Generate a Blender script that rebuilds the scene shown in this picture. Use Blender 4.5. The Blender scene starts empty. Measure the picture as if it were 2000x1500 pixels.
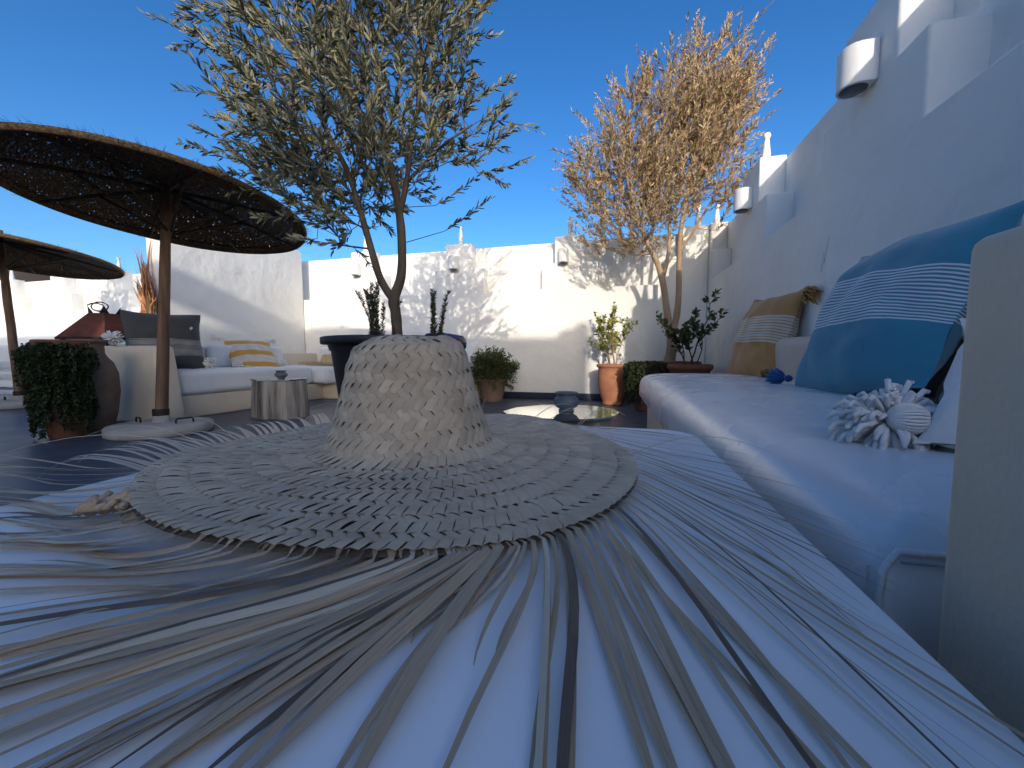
import bpy, bmesh, math, random
import numpy as np
from mathutils import Vector, Matrix, Quaternion, noise

S = bpy.context.scene
COL = S.collection
R = math.radians
rnd = random.Random(7)

# ------------------------------------------------------------------ camera
cam = bpy.data.cameras.new('camera')
cam.sensor_width = 36.0
cam.lens = 36.0 * 751 / 2000
cam.clip_start = 0.004
cam.clip_end = 3000
camo = bpy.data.objects.new('camera', cam)
COL.objects.link(camo)
camo.location = (0, 0, 0.55)
camo.rotation_euler = (R(90 - 4.1), 0, R(14.5))
S.camera = camo

# ------------------------------------------------------------------ light
SUN_EL, SUN_AZ = R(16.5), R(180 - 15.5)          # azimuth clockwise from +Y
sun_dir = Vector((math.sin(SUN_AZ) * math.cos(SUN_EL), math.cos(SUN_AZ) * math.cos(SUN_EL), math.sin(SUN_EL)))
W = bpy.data.worlds.new('World')
S.world = W
W.use_nodes = True
wn = W.node_tree.nodes
wl = W.node_tree.links
bg = wn['Background']
sky = wn.new('ShaderNodeTexSky')
sky.sky_type = 'NISHITA'
sky.sun_disc = False
sky.sun_elevation = SUN_EL
sky.sun_rotation = SUN_AZ
sky.altitude = 300
sky.air_density = 1.0
sky.dust_density = 3.0
sky.ozone_density = 3.0
hsv = wn.new('ShaderNodeHueSaturation')
hsv.inputs['Saturation'].default_value = 1.24
wl.new(sky.outputs[0], hsv.inputs['Color'])
gam = wn.new('ShaderNodeGamma')
gam.inputs['Gamma'].default_value = 1.22                     # contrasty, saturated winter air
wl.new(hsv.outputs[0], gam.inputs['Color'])
wl.new(gam.outputs[0], bg.inputs['Color'])
bg.inputs['Strength'].default_value = 0.122
sl = bpy.data.lights.new('sun', 'SUN')
sl.energy = 2.0
sl.angle = R(0.53)
sl.color = (1.0, 0.91, 0.78)
so = bpy.data.objects.new('sun', sl)
COL.objects.link(so)
so.rotation_euler = (-sun_dir).to_track_quat('-Z', 'Y').to_euler()
S.view_settings.view_transform = 'Standard'
S.view_settings.look = 'None'
S.view_settings.exposure = 0.6
S.view_settings.gamma = 1.0
S.view_settings.use_curve_mapping = False
S.cycles.max_bounces = 10
S.cycles.diffuse_bounces = 7
S.cycles.transparent_max_bounces = 12

# ------------------------------------------------------------------ helpers
def tag(o, label=None, cat=None, group=None, kind=None):
    if label: o['label'] = label
    if cat: o['category'] = cat
    if group: o['group'] = group
    if kind: o['kind'] = kind
    return o

def empty(name, loc, label, cat, group=None, rz=0.0):
    o = bpy.data.objects.new(name, None)
    o.empty_display_size = 0.1
    COL.objects.link(o)
    o.location = loc
    o.rotation_euler = (0, 0, rz)
    return tag(o, label, cat, group)

class MB:
    def __init__(s):
        s.v = []; s.f = []; s.m = []; s.mi = 0
    def add(s, vs, fs):
        o = len(s.v)
        s.v.extend([tuple(v) for v in vs])
        s.f.extend([tuple(i + o for i in f) for f in fs])
        s.m.extend([s.mi] * len(fs))
        return s
    def box(s, x0, x1, y0, y1, z0, z1):
        return s.add([(x0,y0,z0),(x1,y0,z0),(x1,y1,z0),(x0,y1,z0),(x0,y0,z1),(x1,y0,z1),(x1,y1,z1),(x0,y1,z1)],
                     [(3,2,1,0),(4,5,6,7),(0,1,5,4),(1,2,6,5),(2,3,7,6),(3,0,4,7)])
    def tube(s, pts, rad, n=8, caps=True):
        pts = [Vector(p) for p in pts]
        if not hasattr(rad, '__len__'): rad = [rad] * len(pts)
        vs = []; fs = []
        prev = None
        for i, p in enumerate(pts):
            d = (pts[min(i+1, len(pts)-1)] - pts[max(i-1, 0)])
            if d.length < 1e-9: d = Vector((0,0,1))
            d.normalize()
            if prev is None:
                a = d.orthogonal().normalized()
            else:
                a = (prev - d * prev.dot(d))
                a = a.normalized() if a.length > 1e-6 else d.orthogonal().normalized()
            prev = a
            b = d.cross(a)
            for k in range(n):
                t = 2 * math.pi * k / n
                vs.append(p + (a * math.cos(t) + b * math.sin(t)) * rad[i])
        for i in range(len(pts) - 1):
            for k in range(n):
                k2 = (k + 1) % n
                fs.append((i*n+k, i*n+k2, (i+1)*n+k2, (i+1)*n+k))
        if caps:
            fs.append(tuple(range(n))[::-1])
            fs.append(tuple(range((len(pts)-1)*n, len(pts)*n)))
        return s.add(vs, fs)
    def lathe(s, prof, n=32, c=(0,0,0), ripple=0.0, seed=0, close=False):
        vs = []; fs = []
        for j, (r, z) in enumerate(prof):
            for k in range(n):
                t = 2 * math.pi * k / n
                rr = r
                if ripple:
                    rr = r * (1 + ripple * noise.noise(Vector((math.cos(t)*1.6, math.sin(t)*1.6, z*4 + seed))))
                vs.append((c[0] + rr*math.cos(t), c[1] + rr*math.sin(t), c[2] + z))
        m = len(prof)
        for j in range(m - 1):
            for k in range(n):
                k2 = (k+1) % n
                fs.append((j*n+k, j*n+k2, (j+1)*n+k2, (j+1)*n+k))
        if close:
            fs.append(tuple(range(n))[::-1])
            fs.append(tuple(range((m-1)*n, m*n)))
        return s.add(vs, fs)
    def build(s, name, mat, parent=None, smooth=True, loc=None, auto=None, bevel=0, seg=2):
        me = bpy.data.meshes.new(name)
        me.from_pydata(s.v, [], s.f)
        mats = mat if isinstance(mat, (list, tuple)) else [mat]
        for m in mats: me.materials.append(m)
        if len(mats) > 1: me.polygons.foreach_set('material_index', s.m)
        if bevel:
            bm = bmesh.new(); bm.from_mesh(me)
            bmesh.ops.remove_doubles(bm, verts=bm.verts, dist=1e-5)
            es = [e for e in bm.edges if len(e.link_faces) == 2 and e.calc_face_angle(0) > 0.5]
            bmesh.ops.bevel(bm, geom=es, offset=bevel, segments=seg, affect='EDGES', profile=0.5)
            bmesh.ops.recalc_face_normals(bm, faces=bm.faces)
            bm.to_mesh(me); bm.free()
        me.update()
        if smooth:
            me.polygons.foreach_set('use_smooth', [True] * len(me.polygons))
            if auto: me.set_sharp_from_angle(angle=R(auto))
        o = bpy.data.objects.new(name, me)
        COL.objects.link(o)
        if parent is not None: o.parent = parent
        if loc is not None: o.location = loc
        return o

def soft_block(name, x0, x1, y0, y1, z0, z1, mat, parent=None, r=0.03, seg=4, sub=0, puff=0.0, wob=0.0, seed=0, loc=None):
    """box with rounded edges, optionally puffed like a cushion"""
    bm = bmesh.new()
    bmesh.ops.create_cube(bm, size=1)
    for v in bm.verts:
        v.co = Vector(((x0+x1)/2 + v.co.x*(x1-x0), (y0+y1)/2 + v.co.y*(y1-y0), (z0+z1)/2 + v.co.z*(z1-z0)))
    bmesh.ops.bevel(bm, geom=bm.edges[:], offset=r, segments=seg, affect='EDGES', profile=0.5)
    if sub:
        es = [e for e in bm.edges if e.calc_length() > 2.2*r]
        bmesh.ops.subdivide_edges(bm, edges=es, cuts=sub, use_grid_fill=True)
    if puff or wob:
        c = Vector(((x0+x1)/2, (y0+y1)/2, (z0+z1)/2)); h = Vector(((x1-x0)/2, (y1-y0)/2, (z1-z0)/2))
        for v in bm.verts:
            q = v.co - c
            u = Vector((q.x/h.x, q.y/h.y, q.z/h.z))
            k = (1-u.x**2*.9)*(1-u.y**2*.9)
            v.co.z += math.copysign(puff*max(k, 0), q.z)
            v.co += Vector((noise.noise(v.co*4+Vector((seed,0,0))), noise.noise(v.co*4+Vector((seed,9,0))), noise.noise(v.co*4+Vector((seed,0,9)))))*wob
    me = bpy.data.meshes.new(name); bm.to_mesh(me); bm.free()
    me.materials.append(mat)
    me.polygons.foreach_set('use_smooth', [True]*len(me.polygons))
    me.set_sharp_from_angle(angle=R(55))
    o = bpy.data.objects.new(name, me); COL.objects.link(o)
    if parent is not None: o.parent = parent
    if loc is not None: o.location = loc
    return o

# ------------------------------------------------------------------ materials
def nt(name):
    m = bpy.data.materials.new(name); m.use_nodes = True
    return m, m.node_tree.nodes, m.node_tree.links, m.node_tree.nodes['Principled BSDF']

def ramp(n, stops):
    r = n.new('ShaderNodeValToRGB')
    e = r.color_ramp.elements
    while len(e) > 1: e.remove(e[-1])
    e[0].position = stops[0][0]; e[0].color = (*stops[0][1], 1)
    for p, c in stops[1:]:
        x = e.new(p); x.color = (*c, 1)
    return r

def pm(name, c1, c2=None, scale=3.0, rough=0.8, bump=0.0, bscale=60.0, bump2=0.0, b2scale=6.0, detail=6, spec=0.3, stretch=None, metal=0.0, sheen=0.0, lo=.3, hi=.7, island=0.0, rvar=0.0, coord='Object'):
    m, n, l, b = nt(name)
    co = n.new('ShaderNodeTexCoord')
    mp = n.new('ShaderNodeMapping')
    l.new(co.outputs[coord], mp.inputs['Vector'])
    if stretch: mp.inputs['Scale'].default_value = stretch
    no = n.new('ShaderNodeTexNoise'); no.inputs['Scale'].default_value = scale; no.inputs['Detail'].default_value = detail
    no.inputs['Roughness'].default_value = .6
    l.new(mp.outputs[0], no.inputs['Vector'])
    r = ramp(n, [(lo, c1), (hi, c2 or c1)])
    l.new(no.outputs['Fac'], r.inputs[0])
    out = r.outputs[0]
    if island:
        g = n.new('ShaderNodeNewGeometry')
        h = n.new('ShaderNodeHueSaturation')
        mm = n.new('ShaderNodeMapRange')
        mm.inputs['To Min'].default_value = 1 - island; mm.inputs['To Max'].default_value = 1 + island
        l.new(g.outputs['Random Per Island'], mm.inputs['Value'])
        l.new(mm.outputs[0], h.inputs['Value']); l.new(out, h.inputs['Color'])
        out = h.outputs[0]
    l.new(out, b.inputs['Base Color'])
    b.inputs['Roughness'].default_value = rough
    if rvar:
        mm = n.new('ShaderNodeMapRange'); mm.inputs['To Min'].default_value = rough - rvar; mm.inputs['To Max'].default_value = rough + rvar
        n2 = n.new('ShaderNodeTexNoise'); n2.inputs['Scale'].default_value = scale*2.3; n2.inputs['Detail'].default_value = 4
        l.new(mp.outputs[0], n2.inputs['Vector']); l.new(n2.outputs['Fac'], mm.inputs['Value']); l.new(mm.outputs[0], b.inputs['Roughness'])
    b.inputs['Specular IOR Level'].default_value = spec
    b.inputs['Metallic'].default_value = metal
    if sheen: b.inputs['Sheen Weight'].default_value = sheen
    last = None
    for st, sc in ((bump2, b2scale), (bump, bscale)):
        if st:
            nb = n.new('ShaderNodeTexNoise'); nb.inputs['Scale'].default_value = sc; nb.inputs['Detail'].default_value = 4
            l.new(mp.outputs[0], nb.inputs['Vector'])
            bp = n.new('ShaderNodeBump'); bp.inputs['Strength'].default_value = min(st, 1.0); bp.inputs['Distance'].default_value = 0.12 / sc if coord == 'Object' else .0004
            l.new(nb.outputs['Fac'], bp.inputs['Height'])
            if last: l.new(last.outputs[0], bp.inputs['Normal'])
            last = bp
    if last: l.new(last.outputs[0], b.inputs['Normal'])
    return m

def leaf_mat(name, cols, back=None, trans=0.25, rough=0.5):
    m, n, l, b = nt(name)
    g = n.new('ShaderNodeNewGeometry')
    k = len(cols)
    r = ramp(n, [(i/max(k-1,1), c) for i, c in enumerate(cols)])
    l.new(g.outputs['Random Per Island'], r.inputs[0])
    out = r.outputs[0]
    if back:
        mx = n.new('ShaderNodeMix'); mx.data_type = 'RGBA'
        l.new(g.outputs['Backfacing'], mx.inputs['Factor'])
        l.new(out, mx.inputs[6]); mx.inputs[7].default_value = (*back, 1)
        out = mx.outputs[2]
    l.new(out, b.inputs['Base Color'])
    b.inputs['Roughness'].default_value = rough
    b.inputs['Specular IOR Level'].default_value = .35
    if trans:
        tr = n.new('ShaderNodeBsdfTranslucent'); l.new(out, tr.inputs['Color'])
        mix = n.new('ShaderNodeMixShader'); mix.inputs[0].default_value = trans
        l.new(b.outputs[0], mix.inputs[1]); l.new(tr.outputs[0], mix.inputs[2])
        l.new(mix.outputs[0], n['Material Output'].inputs['Surface'])
    return m

def stripe_mat(name, base, stripe, bands, rough=.9, axis=1, wob=.004, base2=None):
    """woven cloth: bands = list of (from, to) in generated coordinate along one axis painted with the stripe colour"""
    m, n, l, b = nt(name)
    co = n.new('ShaderNodeTexCoord')
    sp = n.new('ShaderNodeSeparateXYZ')
    l.new(co.outputs['UV'], sp.inputs[0])
    no = n.new('ShaderNodeTexNoise'); no.inputs['Scale'].default_value = 9
    l.new(co.outputs['UV'], no.inputs['Vector'])
    ma = n.new('ShaderNodeMath'); ma.operation = 'MULTIPLY_ADD'
    l.new(no.outputs['Fac'], ma.inputs[0]); ma.inputs[1].default_value = wob*2
    l.new(sp.outputs[axis], ma.inputs[2])
    pts = []
    bc = base; 
    stops = [(0.0, bc)]
    for a, c in bands:
        stops.append((a + wob, stripe)); stops.append((c + wob, bc))
    # more than 32 stops are not allowed: evaluate stripes by math when many
    if len(stops) <= 31:
        r = ramp(n, stops); r.color_ramp.interpolation = 'CONSTANT'
        l.new(ma.outputs[0], r.inputs[0]); col = r.outputs[0]
    else:
        a0, c1, cnt = bands[0][0], bands[-1][1], len(bands)
        mr = n.new('ShaderNodeMapRange'); mr.clamp = False
        mr.inputs['From Min'].default_value = a0 + wob; mr.inputs['From Max'].default_value = c1 + wob
        mr.inputs['To Max'].default_value = cnt
        l.new(ma.outputs[0], mr.inputs['Value'])
        fr = n.new('ShaderNodeMath'); fr.operation = 'FRACT'; l.new(mr.outputs[0], fr.inputs[0])
        lt = n.new('ShaderNodeMath'); lt.operation = 'LESS_THAN'; l.new(fr.outputs[0], lt.inputs[0]); lt.inputs[1].default_value = .5
        g0 = n.new('ShaderNodeMath'); g0.operation = 'GREATER_THAN'; l.new(mr.outputs[0], g0.inputs[0]); g0.inputs[1].default_value = 0
        g1 = n.new('ShaderNodeMath'); g1.operation = 'LESS_THAN'; l.new(mr.outputs[0], g1.inputs[0]); g1.inputs[1].default_value = cnt
        m1 = n.new('ShaderNodeMath'); m1.operation = 'MULTIPLY'; l.new(lt.outputs[0], m1.inputs[0]); l.new(g0.outputs[0], m1.inputs[1])
        m2 = n.new('ShaderNodeMath'); m2.operation = 'MULTIPLY'; l.new(m1.outputs[0], m2.inputs[0]); l.new(g1.outputs[0], m2.inputs[1])
        mx = n.new('ShaderNodeMix'); mx.data_type = 'RGBA'; l.new(m2.outputs[0], mx.inputs['Factor'])
        mx.inputs[6].default_value = (*base, 1); mx.inputs[7].default_value = (*stripe, 1)
        col = mx.outputs[2]
    # cloth mottling
    n3 = n.new('ShaderNodeTexNoise'); n3.inputs['Scale'].default_value = 6; n3.inputs['Detail'].default_value = 8
    l.new(co.outputs['UV'], n3.inputs['Vector'])
    mr3 = n.new('ShaderNodeMapRange'); mr3.inputs['To Min'].default_value = .78; mr3.inputs['To Max'].default_value = 1.2
    l.new(n3.outputs['Fac'], mr3.inputs['Value'])
    h = n.new('ShaderNodeHueSaturation'); l.new(col, h.inputs['Color']); l.new(mr3.outputs[0], h.inputs['Value'])
    l.new(h.outputs[0], b.inputs['Base Color'])
    b.inputs['Roughness'].default_value = rough
    b.inputs['Specular IOR Level'].default_value = .15
    b.inputs['Sheen Weight'].default_value = .25
    n4 = n.new('ShaderNodeTexNoise'); n4.inputs['Scale'].default_value = 160; n4.inputs['Detail'].default_value = 3
    l.new(co.outputs['UV'], n4.inputs['Vector'])
    n5 = n.new('ShaderNodeTexNoise'); n5.inputs['Scale'].default_value = 5; n5.inputs['Detail'].default_value = 3
    l.new(co.outputs['UV'], n5.inputs['Vector'])
    b1 = n.new('ShaderNodeBump'); b1.inputs['Strength'].default_value = .5; b1.inputs['Distance'].default_value = .012; l.new(n5.outputs['Fac'], b1.inputs['Height'])
    b2 = n.new('ShaderNodeBump'); b2.inputs['Strength'].default_value = .4; b2.inputs['Distance'].default_value = .002; l.new(n4.outputs['Fac'], b2.inputs['Height'])
    l.new(b1.outputs[0], b2.inputs['Normal']); l.new(b2.outputs[0], b.inputs['Normal'])
    return m

M = {}
M['plaster'] = pm('white_plaster', (.765,.75,.71), (.86,.845,.80), scale=1.3, rough=.85, bump=.7, bscale=90, bump2=.9, b2scale=4, spec=.2)
M['plaster_stone'] = pm('greige_tadelakt', (.62,.52,.40), (.71,.61,.48), scale=2.5, rough=.6, bump=.8, bscale=160, bump2=.3, b2scale=7, spec=.3, rvar=.1)
M['floor'] = pm('dark_slate_floor', (.050,.058,.078), (.088,.098,.122), scale=2.2, rough=.42, bump=.12, bscale=70, bump2=.12, b2scale=4, spec=.4, rvar=.12)
M['skirt'] = pm('blue_skirting_paint', (.020,.026,.05), (.030,.036,.062), scale=8, rough=.5, bump=.1)
M['table'] = pm('white_table_paint', (.76,.775,.79), (.80,.81,.82), scale=5, rough=.5, bump=.08, bscale=260, bump2=.1, b2scale=5, spec=.35)
M['seat'] = pm('satin_white_leatherette', (.68,.68,.68), (.76,.76,.755), scale=2.0, rough=.27, bump=.16, bscale=28, bump2=.22, b2scale=6, spec=.5, rvar=.09)
M['cushion'] = pm('white_cushion_cotton', (.74,.74,.73), (.80,.80,.79), scale=4, rough=.85, bump=.2, bscale=300, bump2=.35, b2scale=7, spec=.2, sheen=.2)
M['cushion_beige'] = pm('beige_cushion_cotton', (.52,.43,.34), (.58,.49,.40), scale=4, rough=.9, bump=.2, bscale=300, bump2=.3, b2scale=7, spec=.15, sheen=.2)
M['straw'] = pm('woven_palm_straw', (.43,.335,.23), (.60,.48,.345), scale=34, rough=.72, bump=.6, bscale=420, spec=.25, island=.13, stretch=(1,1,1))
M['weave_gap_shade'] = pm('straw_gap_shade', (.13,.105,.08), (.20,.165,.125), scale=30, rough=.9)  # shade between the strips put into a dark straw colour
M['fringe'] = pm('palm_fringe', (.35,.255,.165), (.54,.415,.285), scale=3, rough=.6, bump=.8, bscale=6, spec=.25, coord='UV', stretch=(1,.22,1), detail=8, island=.1)
M['fringe_pale'] = pm('pale_palm_fringe', (.50,.41,.30), (.64,.54,.41), scale=3, rough=.6, bump=.8, bscale=6, spec=.25, coord='UV', stretch=(1,.22,1), detail=8)
M['fringe_dark'] = pm('dark_palm_fringe', (.10,.07,.05), (.19,.14,.10), scale=3, rough=.6, bump=.8, bscale=6, spec=.25, coord='UV', stretch=(1,.22,1), detail=8)
M['raffia_gold'] = pm('golden_raffia', (.50,.36,.19), (.66,.50,.29), scale=40, rough=.8, island=.3)
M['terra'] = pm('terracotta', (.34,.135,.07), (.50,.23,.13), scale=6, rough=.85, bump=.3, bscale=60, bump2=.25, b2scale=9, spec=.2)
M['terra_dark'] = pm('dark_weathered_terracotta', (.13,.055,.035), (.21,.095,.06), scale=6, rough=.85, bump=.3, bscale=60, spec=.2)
M['terra_old'] = pm('old_lime_stained_terracotta', (.14,.085,.06), (.27,.19,.135), scale=5, rough=.9, bump=.3, bscale=60, spec=.2)
M['black_plastic'] = pm('black_nursery_plastic', (.010,.010,.011), (.018,.018,.019), scale=5, rough=.45, bump=.1, bscale=80, spec=.4)
M['soil'] = pm('dark_soil', (.03,.022,.016), (.07,.05,.035), scale=40, rough=1, bump=.9, bscale=60)
M['bark'] = pm('grey_brown_olive_bark', (.055,.043,.032), (.13,.105,.078), scale=14, rough=.9, bump=.8, bscale=50, stretch=(1,1,.35), spec=.15)
M['bark_tan'] = pm('tan_smooth_bark', (.30,.20,.12), (.44,.32,.21), scale=12, rough=.85, bump=.6, bscale=50, stretch=(1,1,.35), spec=.15)
M['olive'] = leaf_mat('olive_leaves', [(.060,.070,.036), (.10,.108,.052), (.18,.175,.085), (.30,.265,.14)], back=(.27,.265,.19), trans=.18)
M['drytree'] = leaf_mat('dry_tan_leaves', [(.17,.11,.06), (.30,.205,.11), (.42,.30,.165), (.30,.25,.115), (.52,.40,.26)], back=(.45,.345,.225), trans=.25)
M['citrus'] = leaf_mat('yellow_green_leaves', [(.10,.17,.03), (.20,.27,.05), (.36,.36,.06), (.55,.50,.07)], trans=.35, rough=.35)
M['citrus_dark'] = leaf_mat('dark_glossy_leaves', [(.035,.06,.02), (.06,.085,.03), (.11,.13,.05)], trans=.25, rough=.35)
M['bush'] = leaf_mat('bushy_green_leaves', [(.03,.055,.014), (.055,.085,.022), (.10,.125,.035), (.15,.15,.05)], trans=.25)
M['trail'] = leaf_mat('dark_trailing_leaves', [(.018,.032,.010), (.03,.05,.016), (.055,.075,.025)], trans=.2)
M['rosemary'] = leaf_mat('rosemary_needles', [(.025,.032,.02), (.05,.06,.035)], trans=.1)
M['flower'] = pm('pink_flower', (.55,.08,.09), (.65,.14,.13), scale=30, rough=.6)
M['pole'] = pm('weathered_eucalyptus_pole', (.075,.040,.026), (.27,.165,.105), scale=16, rough=.85, bump=1.0, bscale=30, stretch=(1,1,.10), spec=.2)
M['stick'] = pm('dark_rib_wood', (.06,.038,.024), (.12,.08,.05), scale=14, rough=.85, bump=.5)
M['concrete'] = pm('cast_concrete', (.30,.275,.24), (.42,.39,.345), scale=6, rough=.9, bump=.5, bscale=90, bump2=.3, b2scale=10)
M['iron'] = pm('black_wrought_iron', (.02,.017,.015), (.05,.035,.028), scale=20, rough=.6, bump=.4, bscale=80, metal=.4)
M['rust'] = pm('rusted_sheet_metal', (.075,.025,.018), (.16,.055,.035), scale=9, rough=.75, bump=.4, bscale=60, spec=.2)
M['wood_grey'] = pm('silvered_stump_wood', (.035,.028,.022), (.40,.36,.31), scale=9, rough=.85, bump=1.0, bscale=26, stretch=(1,1,.07), lo=.36, hi=.56, spec=.2, detail=8)
M['wood_end'] = pm('stump_end_grain', (.28,.25,.21), (.40,.36,.30), scale=18, rough=.8, bump=.5)
M['ceramic'] = pm('slate_glazed_ceramic', (.075,.082,.095), (.13,.14,.155), scale=12, rough=.5, bump=.2, bscale=60, spec=.5)
M['white_paint'] = pm('white_painted_wood', (.66,.66,.65), (.76,.76,.75), scale=7, rough=.55, bump=.15, bscale=60)
M['lamp_white'] = pm('white_lamp_casing', (.76,.755,.74), (.80,.795,.78), scale=8, rough=.5, bump=.08)
M['lens'] = pm('dark_lamp_lens', (.05,.05,.055), (.07,.07,.075), rough=.15, spec=.6)
M['wool'] = pm('white_wool_yarn', (.66,.64,.62), (.76,.74,.72), scale=60, rough=1, bump=.8, bscale=300, sheen=.4, island=.08)
M['wool_ochre'] = pm('ochre_yarn', (.40,.20,.05), (.52,.28,.08), scale=60, rough=1, bump=.6, bscale=300, sheen=.3, island=.2)
M['wool_blue'] = pm('blue_yarn', (.012,.06,.17), (.03,.12,.30), scale=60, rough=1, bump=.6, bscale=300, sheen=.3, island=.25)
M['felt_grey'] = pm('grey_felt', (.22,.205,.195), (.29,.275,.26), scale=40, rough=1, bump=.6, bscale=260, sheen=.3)
M['blue_cloth'] = stripe_mat('blue_striped_cloth', (.050,.235,.335), (.60,.64,.68), [(.40 + i*.0195, .40 + i*.0195 + .0095) for i in range(16)])
M['ochre_cloth'] = stripe_mat('ochre_striped_cloth', (.45,.235,.085), (.56,.50,.40), [(.40 + i*.030, .40 + i*.030 + .021) for i in range(10)])
M['yellow_cloth'] = stripe_mat('cream_yellow_striped_cloth', (.66,.60,.50), (.60,.32,.075), [(.02,.12), (.33,.49), (.71,.86), (.97,1.1)])
M['grey_cloth'] = stripe_mat('charcoal_striped_cloth', (.07,.072,.075), (.36,.355,.34), [(.22 + i*.02, .22 + i*.02 + .010) for i in range(15)])
M['brown_cloth'] = stripe_mat('brown_cloth', (.10,.075,.05), (.13,.10,.07), [(.3,.5)])
M['pink_cloth'] = stripe_mat('pink_cloth', (.42,.045,.08), (.62,.24,.28), [(.30,.62)])
M['stalk'] = pm('orange_painted_stalk', (.36,.10,.055), (.62,.34,.15), scale=12, rough=.8, bump=.4, stretch=(1,1,.2), island=.25)
M['stalk_low'] = pm('olive_brown_stalk', (.10,.075,.03), (.20,.15,.06), scale=12, rough=.8, bump=.4, stretch=(1,1,.2))
M['blue_bag'] = pm('blue_folded_cloth', (.02,.03,.10), (.06,.08,.20), scale=6, rough=.8, bump=.5, bscale=30)
M['ground'] = pm('dry_ground', (.16,.12,.08), (.24,.18,.12), scale=.1, rough=1)
M['hill'] = pm('dark_scrub_hill', (.045,.035,.03), (.075,.06,.05), scale=.05, rough=1)
M['piping'] = pm('grey_seam', (.38,.38,.385), (.44,.44,.445), scale=30, rough=.6)
M['scuff'] = pm('dark_scuff_mark', (.12,.10,.08), (.3,.27,.24), scale=90, rough=.9)

def glass_mat():
    m, n, l, b = nt('clear_greenish_glass')
    b.inputs['Base Color'].default_value = (.80,.90,.85,1)
    b.inputs['Roughness'].default_value = .02
    b.inputs['Transmission Weight'].default_value = 1.0
    b.inputs['IOR'].default_value = 1.5
    return m
M['glass'] = glass_mat()
def mirror_mat():
    m, n, l, b = nt('mirrored_glass_top')
    b.inputs['Base Color'].default_value = (.78,.80,.76,1)
    b.inputs['Metallic'].default_value = 1
    no = n.new('ShaderNodeTexNoise'); no.inputs['Scale'].default_value = 14
    bp = n.new('ShaderNodeBump'); bp.inputs['Strength'].default_value = .02; bp.inputs['Distance'].default_value = .02
    l.new(no.outputs['Fac'], bp.inputs['Height']); l.new(bp.outputs[0], b.inputs['Normal'])
    b.inputs['Roughness'].default_value = .04
    return m
M['mirror'] = mirror_mat()

def canopy_mat():
    m, n, l, b = nt('dark_woven_reed')
    co = n.new('ShaderNodeTexCoord')
    no = n.new('ShaderNodeTexNoise'); no.inputs['Scale'].default_value = 70; no.inputs['Detail'].default_value = 5
    l.new(co.outputs['Object'], no.inputs['Vector'])
    r = ramp(n, [(.3, (.085,.045,.022)), (.7, (.30,.185,.095))])
    l.new(no.outputs['Fac'], r.inputs[0]); l.new(r.outputs[0], b.inputs['Base Color'])
    b.inputs['Roughness'].default_value = .9
    b.inputs['Specular IOR Level'].default_value = .15
    nb = n.new('ShaderNodeTexNoise'); nb.inputs['Scale'].default_value = 150
    l.new(co.outputs['Object'], nb.inputs['Vector'])
    bp = n.new('ShaderNodeBump'); bp.inputs['Strength'].default_value = .8; bp.inputs['Distance'].default_value = .006
    l.new(nb.outputs['Fac'], bp.inputs['Height']); l.new(bp.outputs[0], b.inputs['Normal'])
    # pin-prick gaps in the weave
    n2 = n.new('ShaderNodeTexNoise'); n2.inputs['Scale'].default_value = 95; n2.inputs['Detail'].default_value = 1
    fl = n.new('ShaderNodeMapping'); fl.inputs['Scale'].default_value = (1, 1, 0)
    l.new(co.outputs['Object'], fl.inputs['Vector']); l.new(fl.outputs[0], n2.inputs['Vector'])
    gt = n.new('ShaderNodeMath'); gt.operation = 'GREATER_THAN'; gt.inputs[1].default_value = .72
    l.new(n2.outputs['Fac'], gt.inputs[0])
    tr = n.new('ShaderNodeBsdfTransparent'); mx = n.new('ShaderNodeMixShader')
    l.new(gt.outputs[0], mx.inputs[0]); l.new(b.outputs[0], mx.inputs[1]); l.new(tr.outputs[0], mx.inputs[2])
    l.new(mx.outputs[0], n['Material Output'].inputs['Surface'])
    return m
M['canopy'] = canopy_mat()

# ------------------------------------------------------------------ the setting
def sheet(name, x0, x1, y0, y1, z, mat, kind='structure'):
    o = MB().add([(x0,y0,z),(x1,y0,z),(x1,y1,z),(x0,y1,z)], [(0,1,2,3)]).build(name, mat, smooth=False)
    return tag(o, kind=kind)

sheet('ground', -1500, 1500, -1500, 1500, -4.0, M['ground'])
sheet('terrace_floor', -16, 3.2, -6, 5.3, 0.0, M['floor'])

def hill():
    mb = MB(); vs = []; fs = []
    nx, ny = 40, 10
    for j in range(ny):
        for i in range(nx):
            u = i/(nx-1)*2-1; v = j/(ny-1)*2-1
            h = max(0, (1-u*u))**.8 * max(0, 1-v*v)**.8 * 1.0
            h *= 56*(1 + .15*noise.noise(Vector((u*4, v*4, 3))))
            vs.append((-330 + 190*u*.75, 95 + 60*v + 40*u, -4 + h))
    for j in range(ny-1):
        for i in range(nx-1):
            a = j*nx+i; fs.append((a, a+1, a+nx+1, a+nx))
    return mb.add(vs, fs).build('hill', M['hill'])
tag(hill(), kind='structure')

LOW, MID, TOP, PAN = 1.40, 1.715, 2.045, 2.02
SP, HALF, STEP = 1.475, .185, .165
def step_profile(a, b, centres, low=LOW, mid=MID, top=TOP):
    pts = [(a, 0.0)]
    z = low
    cur = [(a, low)]
    for c in centres:
        for x, zz in ((c-HALF-STEP, mid), (c-HALF, top), (c+HALF, mid), (c+HALF+STEP, low)):
            if x <= a: cur = [(a, zz)]; z = zz; continue
            if x >= b: continue
            cur.append((x, z)); cur.append((x, zz)); z = zz
    cur.append((b, z))
    return [(a, 0.0)] + cur + [(b, 0.0)]

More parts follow.
